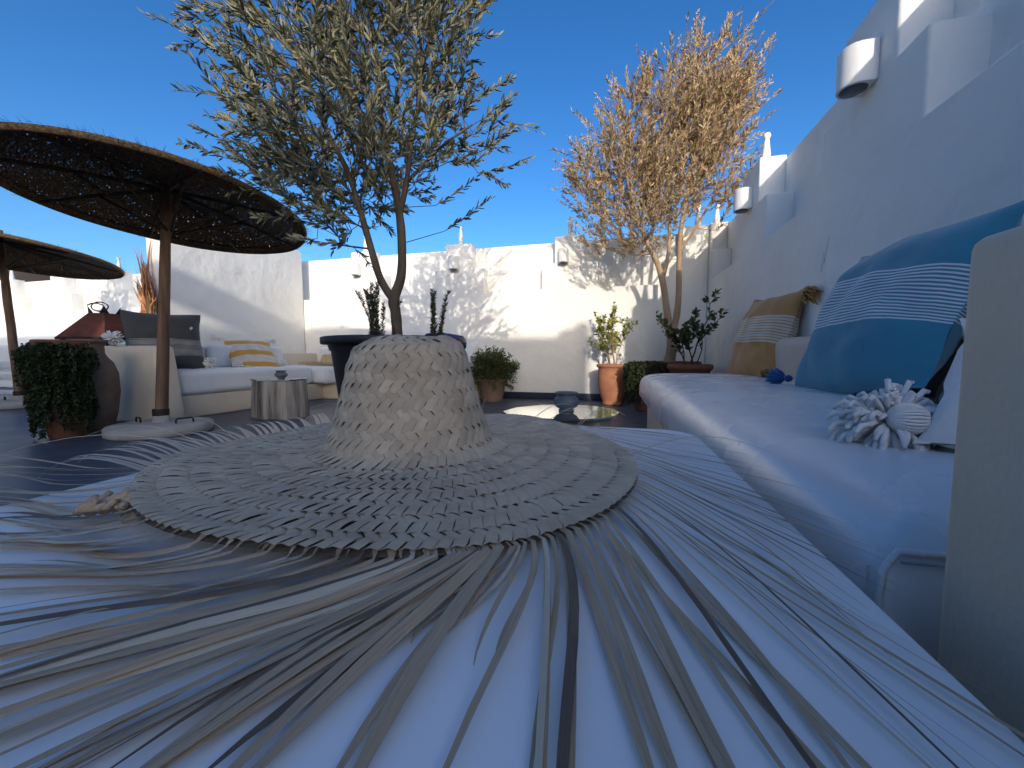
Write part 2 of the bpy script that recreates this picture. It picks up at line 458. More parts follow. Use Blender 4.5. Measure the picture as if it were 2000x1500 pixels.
def finial(parent, loc, h=.19):
    h = h*1.35
    prof = [(.001, 0), (.042, 0), (.040, .01), (.026, h*.55), (.018, h*.80), (.016, h*.83), (.024, h*.88), (.028, h*.94), (.022, h), (.001, h+.008)]
    return MB().lathe(prof, 14).build('finial', M['plaster'], parent, loc=loc)

def wall_along_x(name, label, x0, x1, y, centres, thick=.18, back=.14):
    e = empty(name, (0, 0, 0), label, 'wall')
    prof = step_profile(x0, x1, centres)
    n = len(prof)
    vs = [(x, y, z) for x, z in prof] + [(x, y+thick, z) for x, z in prof]
    fs = [tuple(range(n)), tuple(range(2*n-1, n-1, -1))] + [(i, i+n, (i+1) % n + n, (i+1) % n) for i in range(n)]
    mb = MB().add(vs, fs)
    mb.build('stepped_front', M['plaster'], e, bevel=.010, seg=2, auto=40)
    MB().box(x0-.002, x1+.002, y+thick-.006, y+thick+back, 0, PAN).build('rear_parapet', M['plaster'], e, bevel=.012, auto=40)
    for c in centres:
        if x0 < c < x1: finial(e, (c, y+.09, TOP-.004))
    return e

back_r = [-3.48 + SP*i for i in range(4)]
back_l = [-11.45 + SP*i for i in range(-1, 5)]
bw = wall_along_x('back_wall', 'white plastered back wall with stepped battlements behind the trees', -4.70, 1.05, 4.9, back_r)
MB().box(-1.62, 1.046, 4.885, 4.9005, 0, .085).build('skirting', M['skirt'], bw, bevel=.003, auto=40)['label'] = 'dark blue painted skirting along the wall foot'
wall_along_x('left_back_wall', 'white battlemented wall at far left behind the rusty lantern', -14.5, -4.715, 4.9, back_l)

# right wall, running away from the camera
def wall_along_y(name, label, x, y0, y1, centres, thick=.18, back=.14):
    e = empty(name, (0, 0, 0), label, 'wall')
    prof = step_profile(y0, y1, centres)
    n = len(prof)
    vs = [(x, yy, z) for yy, z in prof] + [(x+thick, yy, z) for yy, z in prof]
    fs = [tuple(range(n-1, -1, -1)), tuple(range(n, 2*n))] + [((i+1) % n, (i+1) % n + n, i+n, i) for i in range(n)]
    MB().add(vs, fs).build('stepped_front', M['plaster'], e, bevel=.012, seg=3, auto=40)
    MB().box(x+thick-.006, x+thick+back, y0-.30, y1+.3, 0, PAN).build('rear_parapet', M['plaster'], e, bevel=.012, auto=40)
    for c in centres:
        if y0 < c < y1: finial(e, (x+.10, c, TOP-.004))
    return e
rw = wall_along_y('right_wall', 'white plastered wall with stepped battlements rising behind the bench', 1.052, 1.30, 5.07, [2.095, 3.56, 5.03])
# scuffs on the right wall
for (yy, zz, ln, lean) in ((2.36, 1.03, .12, .30), (2.385, .99, .10, .2), (1.80, .78, .05, .3), (1.87, .86, .045, .35)):
    w = .0022
    MB().add([(1.0505, yy-w, zz), (1.0505, yy+w, zz), (1.0505, yy+w*.6-lean*ln, zz+ln), (1.0505, yy-w*.6-lean*ln, zz+ln)], [(0,1,2,3)]).build('scuff_mark', M['scuff'], rw, smooth=False)
# unseen low wall beside the camera, height set to shade the bench, not the pot
o = soft_block('low_shade_wall', 1.06, 1.24, -2.1, .985, 0, 1.20, M['plaster'], r=.03)
tag(o, 'unseen low white wall beside the camera, its height set to shade the bench', 'wall')

# end wall (block) on the left of the corner sofa
o = soft_block('side_wall', -4.70, -4.5, 2.99, 4.895, 0, 2.11, M['plaster'], r=.03, seg=4)
tag(o, 'tall plain white wall beside the corner sofa, crossed by a slanting shadow', 'wall')

# unseen blocks behind the camera, outlined to cast the shade on the terrace
rb = empty('rear_shade_building', (1.94, -7.0, -4.0), 'unseen white building behind the camera, its stepped outline shaped to shade the terrace', 'building')
def rear(u0, u1, sh, dy=0.0):
    # u and sh are read where the sun ray crosses the camera's own line
    soft_block('shade_block', u0, u1, -5-dy, -dy, 0, sh + 2.15 + 4.0, M['plaster'], rb, r=.02, seg=2)
rear(-1.60, .75, 2.31); rear(.752, .94, 2.41, .004); rear(.942, 1.09, 2.49, .008)
rear(-2.35, -1.602, 2.44, .01); rear(-3.05, -2.352, 2.50, .006); rear(-4.1, -3.052, 1.50, .01); rear(-5.2, -4.102, 1.99, .006)
soft_block('shade_beam', -4.0, -3.052, -.16, .16, 2.10 + 2.15 + 4.0, 2.42 + 2.15 + 4.0, M['plaster'], rb, r=.03, seg=2)  # unseen beam added to cast the slanting band on the side wall
for px_ in (-3.96, -3.12):  # posts added under the shading beam
    soft_block('shade_post', px_-.04, px_+.04, -.05, .05, 1.4 + 6.15, 2.11 + 6.15, M['plaster'], rb, r=.01, seg=2); rear(-16, -5.202, 2.45, .004)

# ------------------------------------------------------------------ wall lamps
def wall_lamp(loc, rz, label):
    e = empty('wall_lamp', loc, label, 'lamp', 'white wall lamps', rz)
    # front points to local -Y; half-cylinder casing on a square back box
    r, h = .062, .165
    prof = [(-r, 0.0), (-r, -.055)] + [(-r*math.cos(t), -.055 - r*math.sin(t)) for t in [math.pi*i/14 for i in range(1, 14)]] + [(r, -.055), (r, 0.0)]
    n = len(prof)
    mb = MB().add([(x, y, 0) for x, y in prof] + [(x, y, h) for x, y in prof], [tuple(range(n-1, -1, -1)), tuple(range(n, 2*n))] + [(i, (i+1) % n, (i+1) % n + n, i+n) for i in range(n)])
    # orientation of faces is fixed by recalc in bevel
    mb.build('casing', M['lamp_white'], e, bevel=.003, seg=1, auto=35)
    MB().lathe([(.001, -.0035), (.046, -.0035), (.05, -.001), (.05, .004)], 24, (0, -.058, 0)).build('lens', M['lens'], e)
    return e
for x, lab in ((-3.56, 'white half-round wall lamp left of the olive trunk'), (-2.06, 'white half-round wall lamp in the tree shadow on the back wall'), (-.60, 'white half-round wall lamp beside the dry tree crown on the back wall')):
    wall_lamp((x, 4.899, 1.705), 0, lab)
wall_lamp((1.051, 2.07, 1.70), R(-90), 'nearest white half-round wall lamp, high on the right wall')
wall_lamp((1.051, 3.56, 1.72), R(-90), 'farther white half-round wall lamp on the right wall beside the dry tree')

# ------------------------------------------------------------------ right bench
bench = empty('masonry_bench', (0, 0, 0), 'greige plaster bench with a thick end arm along the right wall', 'bench')
soft_block('base', .26, 1.05, .30, 2.98, 0, .262, M['plaster_stone'], bench, r=.03)
# end arm with leaning inner face
def arm():
    vs = []
    for z, x, y in ((0, .204, .296), (.30, .199, .290), (.55, .194, .283), (.616, .192, .280)):
        vs += [(x, -.9, z), (1.05, -.9, z), (1.05, y, z), (x, y, z)]
    mb = MB(); fs = []
    for j in range(3):
        for k in range(4):
            k2 = (k+1) % 4
            fs.append((j*4+k, j*4+k2, (j+1)*4+k2, (j+1)*4+k))
    fs += [(3,2,1,0), (12,13,14,15)]
    mb.add(vs, fs)
    return mb.build('end_arm', M['plaster_stone'], bench, bevel=.008, seg=3, auto=60)
arm()
def seat_cushion():
    # long satin cushion; rounded far corner in plan, soft upper edge
    def outline(inset):
        x0, x1, y0, y1 = .19+inset, 1.045, .33+inset, 3.0-inset*.6
        pts = []
        rc = .20
        for i in range(9):   # far front corner
            t = math.pi/2*i/8
            pts.append((x0+rc-rc*math.cos(t), y1-rc+rc*math.sin(t)))
        pts.append((x1, y1)); pts.append((x1, y0))
        rn = .012
        for i in range(5):
            t = math.pi/2*i/4
            pts.append((x0+rn-rn*math.sin(t), y0+rn-rn*math.cos(t)))
        k = 70
        ya = y0+rn; yb = y1-rc
        for i in range(1, k): pts.append((x0, ya+(yb-ya)*i/k))
        return pts
    lev = [(.03, .245), (.012, .25), (.0, .268), (0, .325), (.003, .350), (.010, .371), (.022, .388), (.038, .3995), (.058, .4065), (.085, .4115), (.12, .4145), (.17, .416)]
    rings = [[Vector((x, y, z + .0012*noise.noise(Vector((x*3, y*2.3, z*2))))) for x, y in outline(i)] for i, z in lev]
    n = len(rings[0]); vs = [v for r in rings for v in r]; fs = []
    for j in range(len(rings)-1):
        for k in range(n):
            k2 = (k+1) % n
            fs.append((j*n+k2, j*n+k, (j+1)*n+k, (j+1)*n+k2))
    fs.append(tuple(range(n))); fs.append(tuple(range((len(rings)-1)*n, len(rings)*n))[::-1])
    e = empty('bench_cushion', (.6, 1.6, .262), 'long satin white seat cushion on the right hand bench', 'cushion')
    mb = MB().add([(v[0]-.6, v[1]-1.6, v[2]-.245) for v in vs], fs)
    o = mb.build('cushion_body', M['seat'], e, auto=70)
    # piping at the near end
    z = .386-.245
    MB().tube([(.196-.6, .334-1.6, .02), (.195-.6, .333-1.6, z-.03), (.199-.6, .337-1.6, z-.012), (.212-.6, .345-1.6, z), (.35-.6, .348-1.6, z+.002), (1.0-.6, .348-1.6, z+.003)], .0028, 8).build('piping', M['seat'], e)
    MB().tube([(.212-.6, .3405-1.6, z-.006), (.35-.6, .3425-1.6, z-.004), (1.0-.6, .3425-1.6, z-.003)], .0012, 6).build('seam', M['piping'], e)
    MB().tube([(.1905-.6, .338-1.6, .02), (.1905-.6, .338-1.6, z-.01)], .0011, 6).build('seam', M['piping'], e)
    return e
seat_cushion()
o = soft_block('back_bolster', .905, 1.046, .45, 2.85, .4185, .65, M['cushion_beige'], r=.045, seg=5, sub=6, puff=.004, wob=.012)
tag(o, 'long beige back bolster leaning on the wall behind the blue pillow', 'bolster')

# ------------------------------------------------------------------ pillows
def pillow_mesh(w, h, t, n=26, pinch=.07, seed=0, wob=.010, sag=0.0, warp=None):
    mb_v = []; fs = []; uv = []
    for side in (1, -1):
        for j in range(n+1):
            for i in range(n+1):
                u = i/n*2-1; v = j/n*2-1
                px = w/2*u*(1-pinch*(1-v*v)**1.0 * abs(u)); py = h/2*v*(1-pinch*(1-u*u) * abs(v))
                prof = max(0, (1-abs(u)**2.6))**.62 * max(0, (1-abs(v)**2.6))**.62
                z = side*t/2*prof
                wv = Vector((u*2.3+seed, v*2.3, side*.6))
                z += wob*noise.noise(wv)*prof*2 + wob*.6*noise.noise(wv*2.7)*prof
                py += wob*.8*noise.noise(wv*1.1+Vector((0, 5, 0)))
                px += wob*.8*noise.noise(wv*1.1+Vector((5, 0, 0)))
                z += .03*noise.noise(Vector((u*1.1, v*1.1, seed)))*(abs(u)+abs(v))*.4
                if warp: py += warp[0]*max(0,u)*max(0,-v) + warp[1]*max(0,u)*max(0,v)
                if sag: py -= sag*(1-u*u)*(v+1)*.25
                mb_v.append((px, py, z)); uv.append((i/n, j/n))
        o = 0 if side == 1 else (n+1)**2
        for j in range(n):
            for i in range(n):
                a = o+j*(n+1)+i
                f = (a, a+1, a+n+2, a+n+1)
                fs.append(f if side == 1 else f[::-1])
    return mb_v, fs, uv

def pillow(parent, w, h, t, mat, seed=0, name='cover', **kw):
    vs, fs, uv = pillow_mesh(w, h, t, seed=seed, **kw)
    me = bpy.data.meshes.new(name); me.from_pydata(vs, [], fs)
    ul = me.uv_layers.new(name='UV')
    for p in me.polygons:
        for li in p.loop_indices: ul.data[li].uv = uv[me.loops[li].vertex_index]
    me.materials.append(mat)
    me.polygons.foreach_set('use_smooth', [True]*len(me.polygons))
    o = bpy.data.objects.new(name, me); COL.objects.link(o); o.parent = parent
    return o

def frame_from(bl, br, tl):
    """matrix of a pillow with given bottom-left, bottom-right and top-left corner; +Z of the pillow faces the viewer side"""
    bl, br, tl = Vector(bl), Vector(br), Vector(tl)
    x = (br-bl); y = (tl-bl); w, h = x.length, y.length
    x.normalize(); y = (y - x*y.dot(x)).normalized(); z = x.cross(y)
    c = bl + x*w/2 + y*h/2
    m = Matrix((x, y, z)).transposed().to_4x4(); m.translation = c
    return m, w, h

def tassel(parent, at, direction, mat, length=.07, n=26, r=.0035, spread=.55, seed=0, knot=.012, name='tassel'):
    """a wound head and a bundle of hanging yarns; all in parent space"""
    q = random.Random(seed); d = Vector(direction).normalized(); at = Vector(at)
    a = d.orthogonal().normalized(); b = d.cross(a)
    mb = MB()
    k = []
    for i in range(6):
        t = i/5; k.append((max(.002, knot*math.sin(math.pi*(.12+.8*t))), t))
    mb.tube([at + d*knot*2*t for _, t in k], [rr for rr, _ in k], 8)
    s = at + d*knot*1.5
    for i in range(n):
        th = q.uniform(0, 6.283); rr = spread*math.sqrt(q.random())
        o = (a*math.cos(th) + b*math.sin(th))
        L = length*q.uniform(.75, 1.05)
        pts = [s, s + (d + o*rr*.9).normalized()*L*.4, s + (d + o*rr*.8).normalized()*L*.75 - Vector((0,0,.05*L)), s + (d + o*rr*.62).normalized()*L - Vector((0,0,.12*L))]
        mb.tube(pts, [r*.8, r*1.1, r, r*.7], 5)
    return mb.build(name, mat, parent)

def pompom(parent, c, rad, mat, n=140, r=.0045, seed=0, name='pompom', flat=1.0, axis=None):
    q = random.Random(seed); mb = MB(); c = Vector(c)
    for i in range(n):
        z = q.uniform(-1, 1); t = q.uniform(0, 6.283)
        d = Vector((math.sqrt(1-z*z)*math.cos(t), math.sqrt(1-z*z)*math.sin(t), z*flat)).normalized()
        L = rad*q.uniform(.85, 1.05)
        j = Vector((q.uniform(-1,1), q.uniform(-1,1), q.uniform(-1,1)))*rad*.16
        mb.tube([c + d*L*.1, c + d*L*.55 + j*.5, c + d*L*.9 + j, c + d*L + j*1.3 - Vector((0,0,rad*.06))], [r*.7, r, r*1.15, r*.8], 5)
    return mb.build(name, mat, parent)

# blue pillow
def pil_root(name, bl, br, tl, label):
    m, w, h = frame_from(bl, br, tl)
    e = bpy.data.objects.new(name, None); COL.objects.link(e); e.empty_display_size = .1
    e.matrix_world = m
    tag(e, label, 'pillow')
    return e, w, h
e, w, h = pil_root('pillow', (.74,1.86,.40), (.68,1.10,.40), (.945,1.88,.93), 'large blue pillow with a band of fine white stripes')
w, h = .74, .58
pillow(e, w, h, .22, M['blue_cloth'], seed=3, wob=.010, warp=(.09, -.05))
tassel(e, (-w/2+.012, -h/2+.055, .03), (-.75, -.15, .6), M['wool_blue'], .085, 90, .0034, 1.0, 5, knot=.016)
# ochre pillow
e, w, h = pil_root('pillow', (.79,2.98,.415), (.89,2.48,.415), (.945,3.00,.92), 'ochre pillow with cream striped band and tassels at the far end of the bench')
w, h = .53, .56
pillow(e, w, h, .20, M['ochre_cloth'], seed=11, wob=.012)
tassel(e, (w/2-.005, h/2-.015, 0), (.85, -.45, .35), M['wool_ochre'], .13, 64, .0048, .65, 2, knot=.024)
tassel(e, (w/2-.02, -h/2+.02, .01), (.55, .0, .6), M['wool_ochre'], .10, 60, .0046, .8, 3, knot=.020)
tassel(e, (-w/2+.02, -h/2+.03, .0), (-.8, -.15, .3), M['wool_ochre'], .05, 20, .0035, .7, 4)
# brown pillow behind the blue one
e, w, h = pil_root('pillow', (.80,1.22,.416), (.80,.78,.416), (.93,1.22,.70), 'dark brown pillow tucked underneath the blue pillow')
pillow(e, .46, .34, .15, M['brown_cloth'], seed=21)
# white pillow by the arm, with a big woollen pompom
e, w, h = pil_root('pillow', (.375,.60,.455), (.66,.36,.455), (.55,.80,.60), 'white woollen pillow with grey felt underside lying against the end arm')
pillow(e, .36, .34, .24, M['wool'], seed=31, wob=.016)
o = pillow(e, .345, .33, .12, M['felt_grey'], seed=31, name='felt_underside')
o.location = (0, -.012, -.028)
# pompom strands fan around a wound core
pp = MB(); q = random.Random(4)
C0 = Vector((.365, .625, .462)); ax = Vector((.10, -.55, .18)).normalized()
a_ = ax.orthogonal().normalized(); b_ = ax.cross(a_)
for i in range(300):
    th = q.uniform(0, 6.283); tilt = q.uniform(-.75, .95)
    d = ((a_*math.cos(th) + b_*math.sin(th))*1.0 - ax*tilt).normalized()
    L = .053*q.uniform(.72, 1.08)
    j = Vector((q.uniform(-1,1), q.uniform(-1,1), q.uniform(-1,1)))*.009
    pts = [C0 + d*.012, C0 + d*L*.5 + j, C0 + d*L*.85 + j*1.6 - Vector((0,0,.003)), C0 + d*L*.97 + j*1.5 - Vector((0,0,.010)), C0 + d*L + j*1.4 - Vector((0,0,.013))]
    for p_ in pts: p_.z = max(p_.z, .4195)
    pp.tube(pts, [.0018, .0028, .0034, .0032, .0018], 6)
mi = e.matrix_world.inverted()
pp.v = [tuple(mi @ Vector(v)) for v in pp.v]
po = pp.build('pompom', M['wool'], e)
core = MB()
for i in range(26):
    th = i/26*math.pi
    ring = []
    for k in range(13):
        t = math.pi*k/12
        v = Vector((math.cos(t), math.sin(t)*math.cos(th*2), math.sin(t)*math.sin(th*2)))
        ring.append(mi @ (C0 + ax*.026 + Vector((v.x*.019, v.y*.019, v.z*.019))))
    core.tube(ring, .0022, 5)
core.build('wound_core', M['wool'], po)

# ------------------------------------------------------------------ coffee table
tb = empty('coffee_table', (-.17, .1, 0), 'low white table with rounded corners under the straw hat', 'table')
def table_top():
    x0, x1, y0, y1 = -.475+.17, .128+.17, -.45-.1, .672-.1
    rc = .055; out = []
    for cx, cy, t0 in ((x1-rc, y1-rc, 0), (x0+rc, y1-rc, 90), (x0+rc, y0+rc, 180), (x1-rc, y0+rc, 270)):
        for i in range(9):
            t = R(t0 + 90*i/8); out.append((cx+rc*math.cos(t), cy+rc*math.sin(t)))
    n = len(out); lev = [(.0, .392), (0, .4262), (-.0012, .4290), (-.004, .43)]
    cx, cy = (x0+x1)/2, (y0+y1)/2
    vs = []; fs = []
    for i, z in lev:
        for x, y in out:
            d = math.hypot(x-cx, y-cy); vs.append((x+(x-cx)/d*i, y+(y-cy)/d*i, z))
    for j in range(len(lev)-1):
        for k in range(n):
            k2 = (k+1) % n; fs.append((j*n+k, j*n+k2, (j+1)*n+k2, (j+1)*n+k))
    fs += [tuple(range(n))[::-1], tuple(range(3*n, 4*n))]
    MB().add(vs, fs).build('table_top', M['table'], tb, auto=30)
    soft_block('table_body', x0+.05, x1-.05, y0+.05, y1-.05, .0, .391, M['table'], tb, r=.02)
    # dark seam along the right rim
    MB().tube([(x1+.0012, y0+rc, .4195), (x1+.0012, y1-rc, .4195)], .0008, 5).build('rim_seam', M['piping'], tb)
table_top()

# ------------------------------------------------------------------ the straw hat
HC = Vector((-.222, .397, 0)); HR = .241; ZB = .4445
hat = empty('straw_hat', (HC.x, HC.y, .431), 'large woven straw hat with long frayed fringe on the white table', 'hat')
HZ = .431
# profile from the crown top centre to the brim edge: (radius, z)
prof = [(.0, .137), (.020, .1375), (.042, .136), (.054, .130), (.0600, .119), (.0645, .100), (.070, .078), (.0765, .054), (.083, .034), (.0905, .0215), (.101, .0162), (.118, .0145), (.15, .0138), (.20, .0132), (HR, .0128)]
arc = [0.0]
for a, b in zip(prof, prof[1:]): arc.append(arc[-1] + math.hypot(b[0]-a[0], b[1]-a[1]))
ATOT = arc[-1]
def hat_pt(s, phi, lift=0.0):
    s = max(0.0, min(ATOT, s))
    for i in range(len(arc)-1):
        if s <= arc[i+1]: break
    t = (s-arc[i]) / (arc[i+1]-arc[i])
    p0, p1 = prof[i], prof[i+1]
    # smooth slope by sampling neighbours
    r = p0[0] + (p1[0]-p0[0])*t; z = p0[1] + (p1[1]-p0[1])*t
    dr, dz = p1[0]-p0[0], p1[1]-p0[1]; L = math.hypot(dr, dz)
    nr, nz = -dz/L, dr/L
    r += nr*lift; z += nz*lift
    c, sn = math.cos(phi), math.sin(phi)
    ro = 1 + .018*math.sin(2*phi+.4) + .010*math.sin(3*phi+1.7) + .012*noise.noise(Vector((c*1.3, sn*1.3, s*9)))
    kb = max(0.0, (s-arc[9])/(ATOT-arc[9]))
    ro += kb*.055*math.cos(2*phi+R(80))
    x, y = r*ro*c, r*ro*sn
    if s > arc[9]:
        k = (s-arc[9])/(ATOT-arc[9])
        z += k*(.0045*math.sin(2*phi-.6) + .0022*math.sin(5*phi+2))
        z = max(z, .003)
    else:
        k = max(0, z-.02)/.12
        x += .002*k - .003*k; z += k*(.055*x + .0035*noise.noise(Vector((x*22, y*22, 2))))
    return Vector((x, y, z))
# dark sheet under the weave, its colour stands in for shade in the gaps
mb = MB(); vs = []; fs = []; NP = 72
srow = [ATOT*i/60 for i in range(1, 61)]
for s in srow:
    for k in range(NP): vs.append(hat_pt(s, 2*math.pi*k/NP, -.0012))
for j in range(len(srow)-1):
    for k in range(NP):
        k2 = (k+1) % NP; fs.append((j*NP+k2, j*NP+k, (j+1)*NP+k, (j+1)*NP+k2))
mb.add(vs, fs).build('gap_shade', M['weave_gap_shade'], hat)
# herringbone strips
cells = []
q = random.Random(12)
s = .004; j = 0
while s < ATOT - .002:
    rh = .0100 if s < arc[9] else (.0135 if j % 2 else .0100)
    rh = min(rh, ATOT - s)
    smid = s + rh/2
    r = hat_pt(smid, 0).xy.length
    cw = .0112 if s < arc[9] else .0092
    n = max(5, round(2*math.pi*r/cw))
    lean = (1 if j % 2 == 0 else -1)*.85
    off = q.random()
    for i in range(n):
        w = 2*math.pi/n
        ph = (i + off + q.uniform(-.05, .05))*w
        cells.append((s, rh, ph, w*q.uniform(.93, 1.0), lean*w, q.uniform(.8, 1.5), q.uniform(-.0003, .0006), j % 2))
    s += rh*(1.0 if j % 2 else .97); j += 1
def cell_geo(c):
    s, rh, ph, w, lean, bul, dl, par = c
    vs = []; fs = []
    a0, a1 = s - rh*.28, s + rh*1.28
    for k in range(4):
        t = k/3
        sn_ = math.sin(math.pi*t)
        lift = .0004 + ((1-par)*.0 + par*.5 + t*.5)*(.0011 if s < arc[9] else .0019) + dl*.5 + bul*(.0001 + .0010*sn_**.7)
        for m_ in range(3):
            u = m_/2 - .5
            lf = lift + .0014*(1-4*u*u) + (.0010 if s < arc[9] else .0008)*u*(.35+.65*sn_)*(1 if par else -1)
            vs.append(hat_pt(a0 + (a1-a0)*t, ph + u*w + lean*(t-.5), lf))
    for k in range(3):
        for m_ in range(2):
            a = k*3+m_; fs.append((a+1, a, a+3, a+4))
    return vs, fs
# the 300 strips that show largest (front of the brim, nearest the camera) are single parts
CAMH = Vector((0, 0, .55)) - Vector((HC.x, HC.y, HZ))
def cdist(c):
    p = hat_pt(c[0], c[2])
    return (p - CAMH).length
order = sorted(range(len(cells)), key=lambda i: cdist(cells[i]))
near = set(order[:300])
rest_b, rest_c = MB(), MB()
for i, c in enumerate(cells):
    v, f = cell_geo(c)
    if i in near:
        MB().add(v, f).build('woven_strip', M['straw'], hat)
    else:
        (rest_c if c[0] < arc[9] else rest_b).add(v, f)
tag(rest_b.build('brim_weave', M['straw'], hat), kind='stuff')
tag(rest_c.build('crown_weave', M['straw'], hat), kind='stuff')

# fringe: guides around the brim (angle at the brim, then two points on the table)
GUIDE = [(125, -.36, .66, -.42, .70), (75.3, 0.006, 0.645, 0.103, 0.616), (62.7, 0.072, 0.598, 0.182, 0.544), (42.8, 0.085, 0.505, 0.17, 0.476), (18.8, 0.103, 0.413, 0.169, 0.365), (8.6, 0.102, 0.361, 0.162, 0.293), (-3.1, 0.104, 0.307, 0.17, 0.247), (-9.0, 0.093, 0.271, 0.125, 0.184), (-15.9, 0.077, 0.23, 0.124, 0.169), (-22.1, 0.063, 0.216, 0.089, 0.138), (-27.1, 0.037, 0.21, 0.068, 0.128), (-31.5, 0.018, 0.191, 0.046, 0.118), (-34.7, 0.003, 0.179, 0.03, 0.113), (-38.0, -0.006, 0.177, 0.013, 0.109), (-40.1, -0.01, 0.168, 0.001, 0.106), (-42.1, -0.026, 0.154, -0.028, 0.098), (-44.8, -0.03, 0.163, -0.02, 0.103), (-47.1, -0.066, 0.174, -0.071, 0.149), (-49.4, -0.073, 0.163, -0.075, 0.124), (-52.2, -0.091, 0.147, -0.088, 0.083), (-53.8, -0.12, 0.14, -0.136, 0.08), (-56.1, -0.149, 0.132, -0.187, 0.07), (-60.3, -0.178, 0.132, -0.214, 0.081), (-67.9, -0.225, 0.142, -0.262, 0.101), (-75.1, -0.258, 0.146, -0.299, 0.117), (-84.8, -0.306, 0.161, -0.35, 0.137), (-99.3, -0.356, 0.174, -0.385, 0.152), (-109.2, -0.392, 0.188, -0.42, 0.167), (-118.4, -0.428, 0.205, -0.456, 0.181), (-135, -.52, .24, -.60, .22), (-150, -.56, .30, -.66, .29)]
def guide_at(x):
    i = min(int(x), len(GUIDE)-2); t = x - i
    return [a + (b-a)*t for a, b in zip(GUIDE[i], GUIDE[i+1])]
def strand(th, p1, p2, width, zl, mat, ext=1.0, curl=0.0, seed=0, twist=.3, droop=True):
    q = random.Random(seed)
    a = R(th)
    s0 = hat_pt(ATOT - .003, a, .0012)
    s1 = hat_pt(ATOT, a, .0012)
    out = Vector((math.cos(a), math.sin(a), 0))
    P1 = Vector((p1[0]-HC.x, p1[1]-HC.y, 0)); P2 = Vector((p2[0]-HC.x, p2[1]-HC.y, 0))
    P2 = P1 + (P2-P1)*ext
    # smooth curve s1 -> P1 -> P2 (quadratic segments through control points)
    ctrl = [s0.copy(), s1 + out*.004]
    N = 11
    A = ctrl[1]; A = Vector((A.x, A.y, 0))
    B0 = A + out*((P1-A).length*.35)
    ptsxy = []
    for k in range(N):
        t = k/(N-1)
        # cubic bezier with tangent along the brim radius at the start and P1->P2 at the end
        c1 = A.lerp(B0, 1.0).lerp(P1, .45); c2 = P1.lerp(P2, .45)
        p = A*(1-t)**3 + c1*3*t*(1-t)**2 + c2*3*t*t*(1-t) + P2*t**3
        if curl:
            d = (P2-A).normalized(); n_ = Vector((-d.y, d.x, 0)); p = p + n_*curl*math.sin(t*2.6)*t*t
        ptsxy.append(p)
    vs = []; fs = []
    path = [s0] + ptsxy
    tw0 = q.uniform(-twist, twist)
    L = (P2-A).length
    for k, p in enumerate(path):
        t = k/(len(path)-1)
        if k == 0: z = s0.z; d = out
        else:
            z = s1.z*(1-min(1, t*2.2))**1.4 + .0018 + zl*math.sin(math.pi*min(1, t*1.15))
            X = p.x + HC.x
            if X > .128 and droop: z -= min(.02, (X-.128)**2*1.5)
            pn = path[min(k+1, len(path)-1)]; pp_ = path[max(k-1, 1)]
            d = Vector((pn.x-pp_.x, pn.y-pp_.y, 0))
            d = d.normalized() if d.length > 1e-6 else out
        sd = Vector((-d.y, d.x, 0))
        w = width*(.62 + .5*math.sin(math.pi*min(1, .15+t*.85))) * (1 - .75*max(0, t-.7)/.3)
        tw = tw0*math.sin(t*3+seed)
        ud = Vector((0, 0, 1))*math.cos(tw) ; 
        side = sd*math.cos(tw) + Vector((0,0,1))*math.sin(tw)
        c = Vector((p.x, p.y, z))
        vs += [c - side*w/2, c + Vector((0,0,.10*w)), c + side*w/2]
    for k in range(len(path)-1):
        for m_ in range(2):
            b = k*3+m_; fs.append((b+1, b, b+3, b+4))
    o = MB().add(vs, fs).build('fringe_strand', mat, hat)
    ul = o.data.uv_layers.new(name='UV'); off = q.uniform(0, 50)
    for lp_ in o.data.loops:
        vi = lp_.vertex_index; ul.data[lp_.index].uv = (off + (vi % 3)*1.1*width/.004, off*.37 + (vi//3)*.9)
    return o
q = random.Random(21)
cnt = 0
segs = [(1, 5.5, 36, .0008, .0018, 15), (5.5, 9.5, 21, .0010, .0022, 11), (9.5, 16, 16, .0026, .0042, 12), (16, 18.2, 7, .0018, .0032, 5), (18.2, 19.5, 4, .0050, .0075, 2), (19.4, 22.5, 28, .0020, .0050, 8), (22.5, 26, 18, .0018, .0042, 8), (26, 30, 24, .0016, .0032, 11)]
